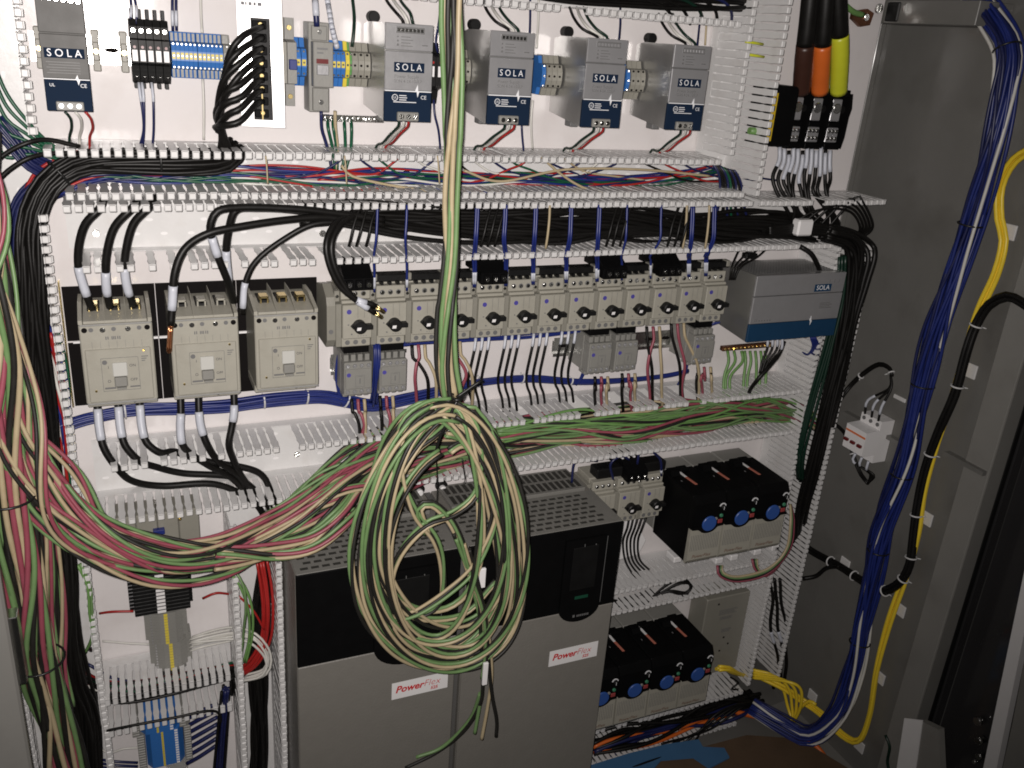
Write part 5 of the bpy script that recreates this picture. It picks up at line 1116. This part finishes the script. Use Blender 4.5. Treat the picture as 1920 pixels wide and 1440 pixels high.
coil_cable(wob(loopdef(826, 1020, 84, 190, .2, .298, a0=2.0), 14, 10), three, .0031, .0040, 1.5, 10)
coil_cable(wob(loopdef(836, 1002, 146, 244, .0, .300, a0=1.8), 5, 3), three, .0031, .0040, 1.5, 3)
coil_cable(wob(loopdef(822, 996, 122, 215, .07, .305, a0=1.4), 6, 4), three, .0031, .0040, 1.5, 4)
coil_cable([(848, 752, .285), (800, 760, .29), (755, 800, .295), (748, 880, .30), (775, 960, .30), (815, 1010, .30), (830, 1060, .295), (828, 1120, .29), (800, 1150, .285), (745, 1150, .28), (700, 1110, .28)], three, .0030, .0038, 1.6, 5)
coil_cable([(862, 760, .285), (892, 800, .29), (905, 870, .295), (890, 930, .30), (850, 965, .305), (800, 985, .305), (755, 1030, .30), (735, 1080, .295), (742, 1130, .29), (790, 1160, .285), (870, 1150, .28), (930, 1090, .28)], three, .0030, .0038, 1.6, 6)
coil_cable([(930, 900, .29), (925, 980, .295), (890, 1060, .30), (840, 1110, .30), (780, 1150, .295), (740, 1160, .285)], three, .0030, .0038, 1.6, 7)
coil_cable([(800, 1000, .295), (785, 955, .30), (810, 945, .30), (840, 970, .30), (862, 1010, .30), (880, 1070, .295), (905, 1140, .29), (912, 1210, .285), (905, 1270, .28)], three, .0028, .0036, 1.6, 8)
for k, (c, pts) in enumerate([('K', [(850, 1000, .30), (870, 1050, .29), (895, 1120, .285), (902, 1200, .28), (905, 1270, .275), (900, 1320, .27), (870, 1370, .25), (820, 1410, .23), (760, 1440, .22)]), ('l', [(855, 1010, .30), (880, 1080, .29), (900, 1160, .28), (912, 1230, .275), (903, 1300, .27), (890, 1375, .27)]), ('t', [(870, 1020, .30), (900, 1110, .29), (915, 1180, .28), (922, 1260, .275), (915, 1320, .27), (903, 1386, .27)]), ('K', [(880, 1030, .30), (905, 1130, .29), (915, 1220, .28), (922, 1300, .275), (931, 1350, .27), (930, 1381, .27)]), ('l', [(900, 1300, .268), (880, 1350, .25), (830, 1400, .235), (780, 1420, .23)])]):
    link('wire', MB().tube(spline(pp(pts)), .0030, 8), WIRE[c], coil)
for (a, b_, c_, d_) in ((901, 1068, 908, 1100), (908, 1245, 912, 1282)):
    q0, q1 = P(a, b_, .293), P(c_, d_, .29); link('tape_tag', MB().box(min(q0.x, q1.x) - .0005, max(q0.x, q1.x) + .0005, .288, .293, q1.z, q0.z, .001), 'white', coil)
tie = MB(); tie.tube(spline(pp([(880, 730, .285), (862, 745, .29), (850, 765, .292), (840, 790, .29), (825, 820, .285), (818, 845, .28)])), .0022, 6); tie.tube(spline(pp([(846, 742, .275), (852, 750, .295), (864, 748, .295), (868, 738, .275), (856, 732, .262), (846, 742, .275)])), .0028, 6); tie.tube(spline(pp([(856, 745, .290), (885, 725, .29), (905, 712, .29)])), .0022, 6); link('cable_tie', tie, 'cable_tie', coil)
for k, (pts) in enumerate([[(818, 860, .2), (820, 920, .2), (816, 980, .2)], [(866, 860, .21), (872, 900, .21), (868, 905, .21)]]): link('lacing_thread', MB().tube(spline(pp(pts)), .0008, 5), 'cable_tie', coil)

# ---------------------------------------------------------------- around the pair of motor protectors and the lower right
for k, pts in enumerate([[(1072, 905, .06), (1076, 870, .06), (1090, 862, .06), (1120, 864, .06)], [(1150, 900, .07), (1145, 870, .08), (1165, 855, .08), (1180, 862, .08)], [(1195, 870, .09), (1200, 848, .09), (1220, 846, .09), (1238, 862, .09), (1240, 892, .085)]]): wire(pts, .0024, 'n', f'dark blue looping wire above the lower protector pair, {ORDS[k]} from the left', 'blue looping wires above the lower pair', ((.9, .99),) if k == 2 else ())
for k in range(5): wire([(1180 + 8 * k, 968, .07), (1176 + 7 * k, 990, .075), (1168 + 7 * k, 1015, .07), (1172 + 7 * k, 1050, .06), (1185 + 10 * k, 1075, .05), (1200 + 12 * k, 1100, .04)], .0022, 'k', f'short black wire under the lower protector pair, {ORDS[k]} from the left', 'short black wires under the lower pair')
for k in range(4): wire([(1165, 1125 + 5 * k, .06), (1200, 1130 + 3 * k, .07), (1240, 1112 - 3 * k, .08), (1275, 1095 - 4 * k, .09), (1295, 1098, .09), (1285, 1112 + k, .09), (1255, 1108, .08), (1225, 1122, .07)], .0022, 'k', f'black wire looping over the short duct, {ORDS[k]} of four', 'black wires looping over the short duct', jit=.002)
bundle('cable_bundle', 'black cables bunched beside the right large drive', 'cable bundle', [(1120, 1120, .06), (1160, 1128, .06), (1200, 1118, .06), (1225, 1108, .05)], .010, ['k'] * 7, .0030, seed=33)
for k, (c, n_) in enumerate((('p', 'pink'), ('K', 'black'), ('l', 'green'), ('t', 'tan'))):
    wire([(1345 + 3 * k, 1060, .10), (1350 + 2 * k, 1080 - 2 * k, .11), (1385, 1090 - 3 * k, .12), (1440, 1075 - 3 * k, .13), (1480 - 2 * k, 1030, .13), (1488 - 2 * k, 980, .12), (1482, 945, .10)], .0027, c, f'{n_} lead curving under the upper stack of small drives', 'motor leads under the upper small drives')
    wire([(1410 + 3 * k, 1048, .10), (1416 + 2 * k, 1068, .11), (1436, 1080 - 2 * k, .12), (1460, 1060 - 2 * k, .12), (1470, 1035, .10)], .0025, c, f'{n_} lead in the small loop under the right upper drive', 'motor leads under the upper small drives')
for k, (x, y) in enumerate(((1350, 1052), (1378, 1046), (1422, 1036), (1455, 1028), (1272, 1050))):
    q = P(x, y, .10); tag(link('plug', MB().box(q.x - .010, q.x + .009, .07, .10, q.z - .007, q.z + .006, .002), 'white'), f'white plastic plug under the upper small drives, {ORDS[k]} counted', 'plug', 'white plugs under the upper small drives')
# bottom ducts
bundle('cable_bundle', 'dark tangle of black, blue and orange cables in the lowest duct', 'cable bundle', [(1110, 1405, .07), (1170, 1388, .08), (1240, 1368, .08), (1310, 1342, .08), (1370, 1322, .08), (1420, 1310, .08)], .020, ['k', 'n', 'k', 'k', 'n', 'k', 'o', 'k', 'k', 'n', 'k', 'k', 'k', 'k', 'o', 'k', 'k', 'n'], .0042, twist=1.5, wander=.5, seed=34)
for k in range(4): wire([(1300 - 20 * k, 1395, .12), (1330, 1350 + 6 * k, .12), (1370 + 8 * k, 1325, .12), (1420, 1318 + 5 * k, .12), (1450, 1335, .11)], .0024, 'k', f'black wire lying across the lowest duct, {ORDS[k]} of four', 'black wires across the lowest duct')
bundle('cable_bundle', 'short yellow cable stub beside the lower small drives', 'cable bundle', [(1345, 1255, .10), (1362, 1255, .10), (1378, 1262, .09), (1400, 1268, .07)], .007, ['y'] * 4, .0035, seed=35)
wire([(1370, 1270, .09), (1384, 1280, .09), (1372, 1292, .09), (1395, 1295, .09), (1412, 1318, .08)], .0022, 'k', 'little black tie end lying under the yellow stub')

# ---------------------------------------------------------------- lower left wiring
gl_ = 'red wires looping beside the terminal strips'
bundle('wire_bundle', 'thick red wires looping right of the vertical terminal strips', 'wire bundle', [(492, 1050, .06), (500, 1100, .07), (503, 1150, .08), (498, 1200, .08), (478, 1240, .075), (452, 1262, .06)], .0075, ['r'] * 7, .0026, seed=36, twist=.8)
bundle('wire_bundle', 'white wires looping below the red ones at the lower left', 'wire bundle', [(360, 1205, .045), (400, 1195, .05), (440, 1188, .06), (475, 1195, .08), (500, 1225, .08), (495, 1258, .08), (455, 1272, .06)], .0075, ['w'] * 7, .0021, seed=37, wander=.7)
bundle('wire_bundle', 'green wires bending down beside the vertical terminal strips', 'wire bundle', [(425, 1068, .09), (450, 1095, .10), (466, 1140, .10), (468, 1190, .09), (458, 1240, .08)], .007, ['G', 'G', 'l'], .0022, seed=38, wander=.9)
bundle('wire_bundle', 'green wires hanging left of the vertical terminal strips', 'wire bundle', [(148, 1060, .10), (165, 1100, .10), (168, 1150, .10), (172, 1190, .09), (158, 1225, .07)], .004, ['G', 'l'], .0022, seed=39, wander=.9)
bundle('cable_bundle', 'black cables running down between the lower left ducts', 'cable bundle', [(495, 1050, .03), (488, 1130, .03), (485, 1220, .035), (486, 1320, .035), (482, 1450, .03)], .013, ['k'] * 14, .0036, twist=.4, wander=.3, seed=40)
bundle('cable_bundle', 'red, brown and green wires crossing the foot of the left duct', 'wire bundle', [(150, 1272, .04), (190, 1292, .04), (240, 1296, .04), (300, 1290, .04), (380, 1272, .04), (440, 1258, .04)], .017, ['r', 'k', 'g', 'k', 'r', 'k', 'w', 'k', 'k', 'g', 'k', 'r', 'k', 'k', 'n', 'k', 'k', 'r'], .0026, seed=41, wander=.5)
bundle('cable_bundle', 'black cables crossing just above the blue terminals', 'cable bundle', [(165, 1300, .05), (230, 1305, .05), (300, 1295, .05), (370, 1278, .05), (430, 1262, .05), (440, 1300, .045)], .008, ['k'] * 7, .0026, seed=42, wander=.5)
wire([(200, 1370, .10), (260, 1358, .108), (330, 1345, .108), (390, 1333, .108), (412, 1340, .10), (415, 1370, .08)], .0022, 'k', 'black wire lying along the lower lip of the lower left duct')
wire([(187, 1150, .02), (210, 1147, .035), (250, 1146, .04)], .0020, 'r', 'dark red wire left of the black terminals'); wire([(380, 1122, .04), (405, 1112, .045), (432, 1114, .03)], .0020, 'r', 'dark red wire right of the black terminals'); wire([(448, 1118, .08), (475, 1145, .08), (495, 1180, .08)], .0018, 'r', 'thin red wire beside the red wire loop')
wire([(192, 1202, .02), (240, 1206, .03), (280, 1208, .035)], .0018, 'w', 'white wire left of the grey terminals')
for k in range(4): wire([(355, 1200 + 7 * k, .04), (380, 1192 + 7 * k, .045), (435, 1180 + 7 * k, .03)], .0018, 'w', f'white wire right of the grey terminals, {ORDS[k]} from the top', 'white wires right of the grey terminals')
for k in range(7): wire([(350, 1432 - 14 * k, .04), (375, 1418 - 14 * k, .045), (408, 1396 - 13 * k, .045)], .0034, 'n', f'dark blue wire fanning right of the blue terminals, {ORDS[k]} from below', 'dark blue wires fanning from the blue terminals')
for k in range(3): wire([(186, 1424 + 7 * k, .03), (220, 1428 + 7 * k, .04), (258, 1430 + 7 * k, .04)], .0022, 'n', f'dark blue wire left of the blue terminals, {ORDS[k]} from the top', 'dark blue wires left of the blue terminals')
bundle('wire_bundle', 'dark blue wires running down right of the blue terminals', 'wire bundle', [(424, 1290, .09), (420, 1330, .085), (416, 1380, .08), (412, 1450, .07)], .008, ['n'] * 6 + ['k'] * 3, .0026, seed=43)
wire([(188, 1403, .02), (205, 1412, .03), (232, 1404, .035), (262, 1402, .035)], .0018, 'w', 'curved white wire beside the blue terminals')

# ---------------------------------------------------------------- right side wall
bundle('cable_bundle', 'long bundle of blue wires with a few white ones down the right side wall', 'cable bundle', [PX(1790, -60, 1.33), PX(1850, 20, 1.33), PX(1888, 90, 1.33), PX(1882, 170, 1.33), PX(1862, 270, 1.33), PX(1832, 380, 1.34), PX(1800, 480, 1.34), PX(1768, 580, 1.34), PX(1738, 690, 1.34), PX(1712, 800, 1.34), PX(1690, 890, 1.34), PX(1660, 980, 1.34), PX(1640, 1060, 1.34), PX(1620, 1160, 1.34), PX(1600, 1260, 1.335), PX(1572, 1335, 1.315), PX(1520, 1378, 1.28), PX(1470, 1358, 1.25), PX(1410, 1322, 1.21)], .0180, ['b', 'b', 'n', 'b', 'b', 'n', 'b', 'b', 'b', 'n', 'b', 'b', 'b', 'b', 'n', 'b', 'b', 'b', 'n', 'b', 'b', 'w', 'b', 'n', 'b', 'w', 'b', 'b', 'n', 'w', 'b'], .0030, twist=1.5, wander=.25, flat=1.0, seed=50, step=.016, ties=(.10, .27, .45, .57, .66, .78))
bundle('cable_bundle', 'three yellow cables clipped down the right side wall', 'cable bundle', [PX(1960, 270, 1.355), PX(1905, 300, 1.36), PX(1878, 350, 1.365), PX(1876, 410, 1.365), PX(1884, 450, 1.365), PX(1870, 510, 1.365), PX(1838, 580, 1.365), PX(1812, 660, 1.365), PX(1790, 740, 1.365), PX(1760, 830, 1.365), PX(1735, 920, 1.365), PX(1722, 1000, 1.365), PX(1700, 1080, 1.365), PX(1668, 1170, 1.365), PX(1645, 1260, 1.365), PX(1632, 1340, 1.365), PX(1612, 1390, 1.36), PX(1580, 1380, 1.355), PX(1540, 1340, 1.35), PX(1505, 1315, 1.34), PX(1470, 1290, 1.30), PX(1425, 1268, 1.26)], .0062, ['y', 'y', 'y'], .0040, twist=.6, wander=.16, seed=51, step=.014)
for k in range(4):
    wire([PX(1412, 1256 + 5 * k, 1.25), PX(1448 + 9 * k, 1266 + 4 * k, 1.28), PX(1468 + 11 * k, 1292, 1.305), PX(1477 + 8 * k, 1325, 1.315), PX(1486 + k, 1352, 1.315)], .0036, 'y', f'yellow cable branching from the lower end of the right duct, {ORDS[k]} of four', 'yellow cables branching at the duct foot')
wire([PX(1488, 1350, 1.33), PX(1498, 1330, 1.33), PX(1518, 1315, 1.335), PX(1530, 1322, 1.34)], .0042, 'y', 'yellow cable crossing back up beside the branching ones')
bundle('cable_bundle', 'black sleeved cable bundle clipped beside the yellow cables', 'cable bundle', [PX(1960, 600, 1.36), PX(1918, 568, 1.36), PX(1888, 556, 1.36), PX(1855, 572, 1.36), PX(1830, 610, 1.36), PX(1812, 660, 1.355), PX(1790, 740, 1.355), PX(1760, 810, 1.355), PX(1735, 880, 1.355), PX(1720, 950, 1.355), PX(1712, 1010, 1.355), PX(1705, 1060, 1.355), PX(1685, 1095, 1.355), PX(1650, 1108, 1.36), PX(1610, 1085, 1.365), PX(1575, 1062, 1.368), PX(1520, 1032, 1.37), PX(1480, 1000, 1.34)], .0058, ['k'] * 4, .0050, twist=.3, wander=.05, seed=52, step=.014, ties=(.16, .27, .4, .53, .60, .66, .72, .80, .88), tie_m='tie_white')
wire([PX(1575, 1062, 1.365), PX(1550, 1065, 1.365), PX(1530, 1080, 1.36), PX(1505, 1085, 1.34)], .0048, 'k', 'black cable branch entering the right duct below the other')
pads = [(1893, 435), (1820, 695), (1738, 972), (1688, 1143), (1650, 1270), (1585, 1057), (1524, 1305), (1612, 1398), (1690, 748)]
for k, (a, b_) in enumerate(pads):
    q = PX(a, b_, 1.3785); mb = MB().box(1.3755, 1.3795, -q.y - .013, -q.y + .013, q.z - .013, q.z + .013, .001)
    if k == 8: mb = MB().box(1.3755, 1.3795, -q.y - .018, -q.y + .012, q.z - .004, q.z + .004, .001)
    tag(link('adhesive_mount', mb, 'duct'), ['white adhesive cable mount by the top bend of the yellow cables', 'white adhesive mount beside the black and yellow cables below the black arch', 'white adhesive mount right of the yellow cables at mid height', 'white adhesive mount right of the yellow cables below the black bend', 'white adhesive mount near the foot of the yellow cables', 'white adhesive mount holding the black branch left of the blue bundle', 'white adhesive mount under the branching yellow cables', 'white adhesive mount at the bottom turn of the yellow cables', 'narrow white adhesive strip above the small white breaker'][k], 'mount', 'adhesive cable mounts on the side wall')
# small breaker on the side wall
q = PX(1640, 818, 1.365); y0 = -q.y; z0 = q.z
t = thing('wall_breaker', 'small white three pole breaker with orange stripe on the side wall', 'breaker', (1.36, -y0, z0))
b = MB()
for k in range(3): b.prism([(1.379, y0 - .030 + 0.0) if False else (1.379, z0 - .045), (1.379, z0 + .045), (1.345, z0 + .045), (1.345, z0 + .026), (1.312, z0 + .024), (1.312, z0 - .026), (1.345, z0 - .028), (1.345, z0 - .045)], y0 - .027 + k * .0180, y0 - .0095 + k * .0180)
link('body', b, 'white', t)
g = MB(); g.box(1.3112, 1.3118, y0 - .026, y0 + .026, z0 + .010, z0 + .014); link('stripe', g, 'orange_print', t)
g = MB()
for k in range(3): g.box(1.306, 1.3118, y0 - .024 + k * .018, y0 - .013 + k * .018, z0 - .010, z0 - .004, .0008)
link('toggle', g, 'dark_red', t); g = MB()
for k in range(3): g.tube([Vector((1.343, -(y0 - .018 + k * .018), z0 + .036)), Vector((1.3465, -(y0 - .018 + k * .018), z0 + .036))], .004, 10)
link('terminal_hole', g, 'print_grey', t)
top = Vector((1.355, -y0, z0 + .16))
bundle('cable_bundle', 'black cable arching out of the right duct to the small wall breaker', 'cable bundle', [PX(1560, 770, 1.32), PX(1590, 728, 1.36), PX(1620, 700, 1.365), PX(1648, 684, 1.365), PX(1668, 692, 1.362), PX(1672, 706, 1.36)], .0030, ['k'] * 3, .0030, seed=53, ties=(.5, .95), tie_m='tie_white')
bundle('cable_bundle', 'black cable bending from the right duct to the underside of the wall breaker', 'cable bundle', [PX(1520, 780, 1.32), PX(1565, 795, 1.365), PX(1590, 822, 1.368), PX(1602, 860, 1.368), PX(1615, 890, 1.368), PX(1628, 906, 1.365)], .0030, ['k'] * 3, .0030, seed=54, ties=(.7,), tie_m='tie_white')
for k in range(3):
    e = Vector((1.344, -(y0 - .018 + k * .018), z0 + .044)); wire([PX(1670, 702, 1.36), PX(1667 + 2 * k, 728, 1.355), e + Vector((0, 0, .03)), e], .0024, 'k', f'black wire into the top of the wall breaker, {ORDS[k]} pole', 'black wires of the wall breaker', ((.62, .92),))
    e = Vector((1.344, -(y0 - .018 + k * .018), z0 - .044)); wire([e, e - Vector((0, 0, .02)), PX(1638 - 3 * k, 890, 1.36), PX(1628, 906, 1.362)], .0024, 'k', f'black wire from the underside of the wall breaker, {ORDS[k]} pole', 'black wires of the wall breaker', ((.05, .35),))
# ---------------------------------------------------------------- bottom of the cabinet
fl = -1.4495
def slab(name, pts, z, th, m, label, cat, kind=None):
    q = [PZ(a, b_, z) for a, b_ in pts]; mb = MB().prism([(v.x, -v.y) for v in q], z - th, z, 'z'); return tag(link(name, mb, m), label, cat, kind=kind)
slab('cardboard_sheet', [(1180, 1440), (1300, 1405), (1400, 1378), (1500, 1385), (1590, 1440), (1560, 1520), (1150, 1520)], fl + .05, .004, 'cardboard', 'brown cardboard sheet on the cabinet floor under the blue tape', 'cardboard')
slab('blue_tape', [(1090, 1440), (1180, 1412), (1250, 1395), (1310, 1386), (1318, 1400), (1358, 1402), (1368, 1420), (1330, 1440), (1300, 1420), (1240, 1425), (1200, 1470), (1080, 1480)], fl + .056, .003, 'tape_blue', 'crumpled blue sheet at the bottom edge in front of the lowest duct', 'sheet')
wire([PX(1380, 1335, 1.20), PX(1440, 1350, 1.24), PX(1500, 1375, 1.29), PX(1540, 1410, 1.31), PX(1560, 1450, 1.31)], .006, 'o', 'orange cable lying below the blue bundle at the bottom', name='cable', cat='cable')
wire([(1305, 1392, .13), (1270, 1410, .15), (1210, 1430, .16), (1160, 1450, .16)], .0022, 'k', 'thin black wire trailing over the blue sheet')
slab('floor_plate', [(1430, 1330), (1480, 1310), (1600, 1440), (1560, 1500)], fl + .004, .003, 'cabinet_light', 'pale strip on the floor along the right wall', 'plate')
q = [PX(1697, 1346, 1.35), PX(1731, 1350, 1.35), PX(1714, 1470, 1.35), PX(1678, 1470, 1.35)]
t = thing('document_box', 'pale paper edge and grey folder standing at the bottom right', 'folder', q[0])
link('paper', MB().prism([(-v.y, v.z) for v in q], 1.348, 1.350, 'x'), 'white', t)
q = [PX(1733, 1350, 1.36), PX(1767, 1366, 1.36), PX(1772, 1470, 1.36), PX(1716, 1470, 1.36)]
link('folder', MB().prism([(-v.y, v.z) for v in q], 1.3505, 1.365, 'x'), 'cabinet_light', t)
wire([PX(1660, 1378, 1.36), PX(1668, 1400, 1.36), PX(1664, 1430, 1.36), PX(1672, 1460, 1.36)], .003, 'd', 'thin dark green wire standing at the bottom right wall')
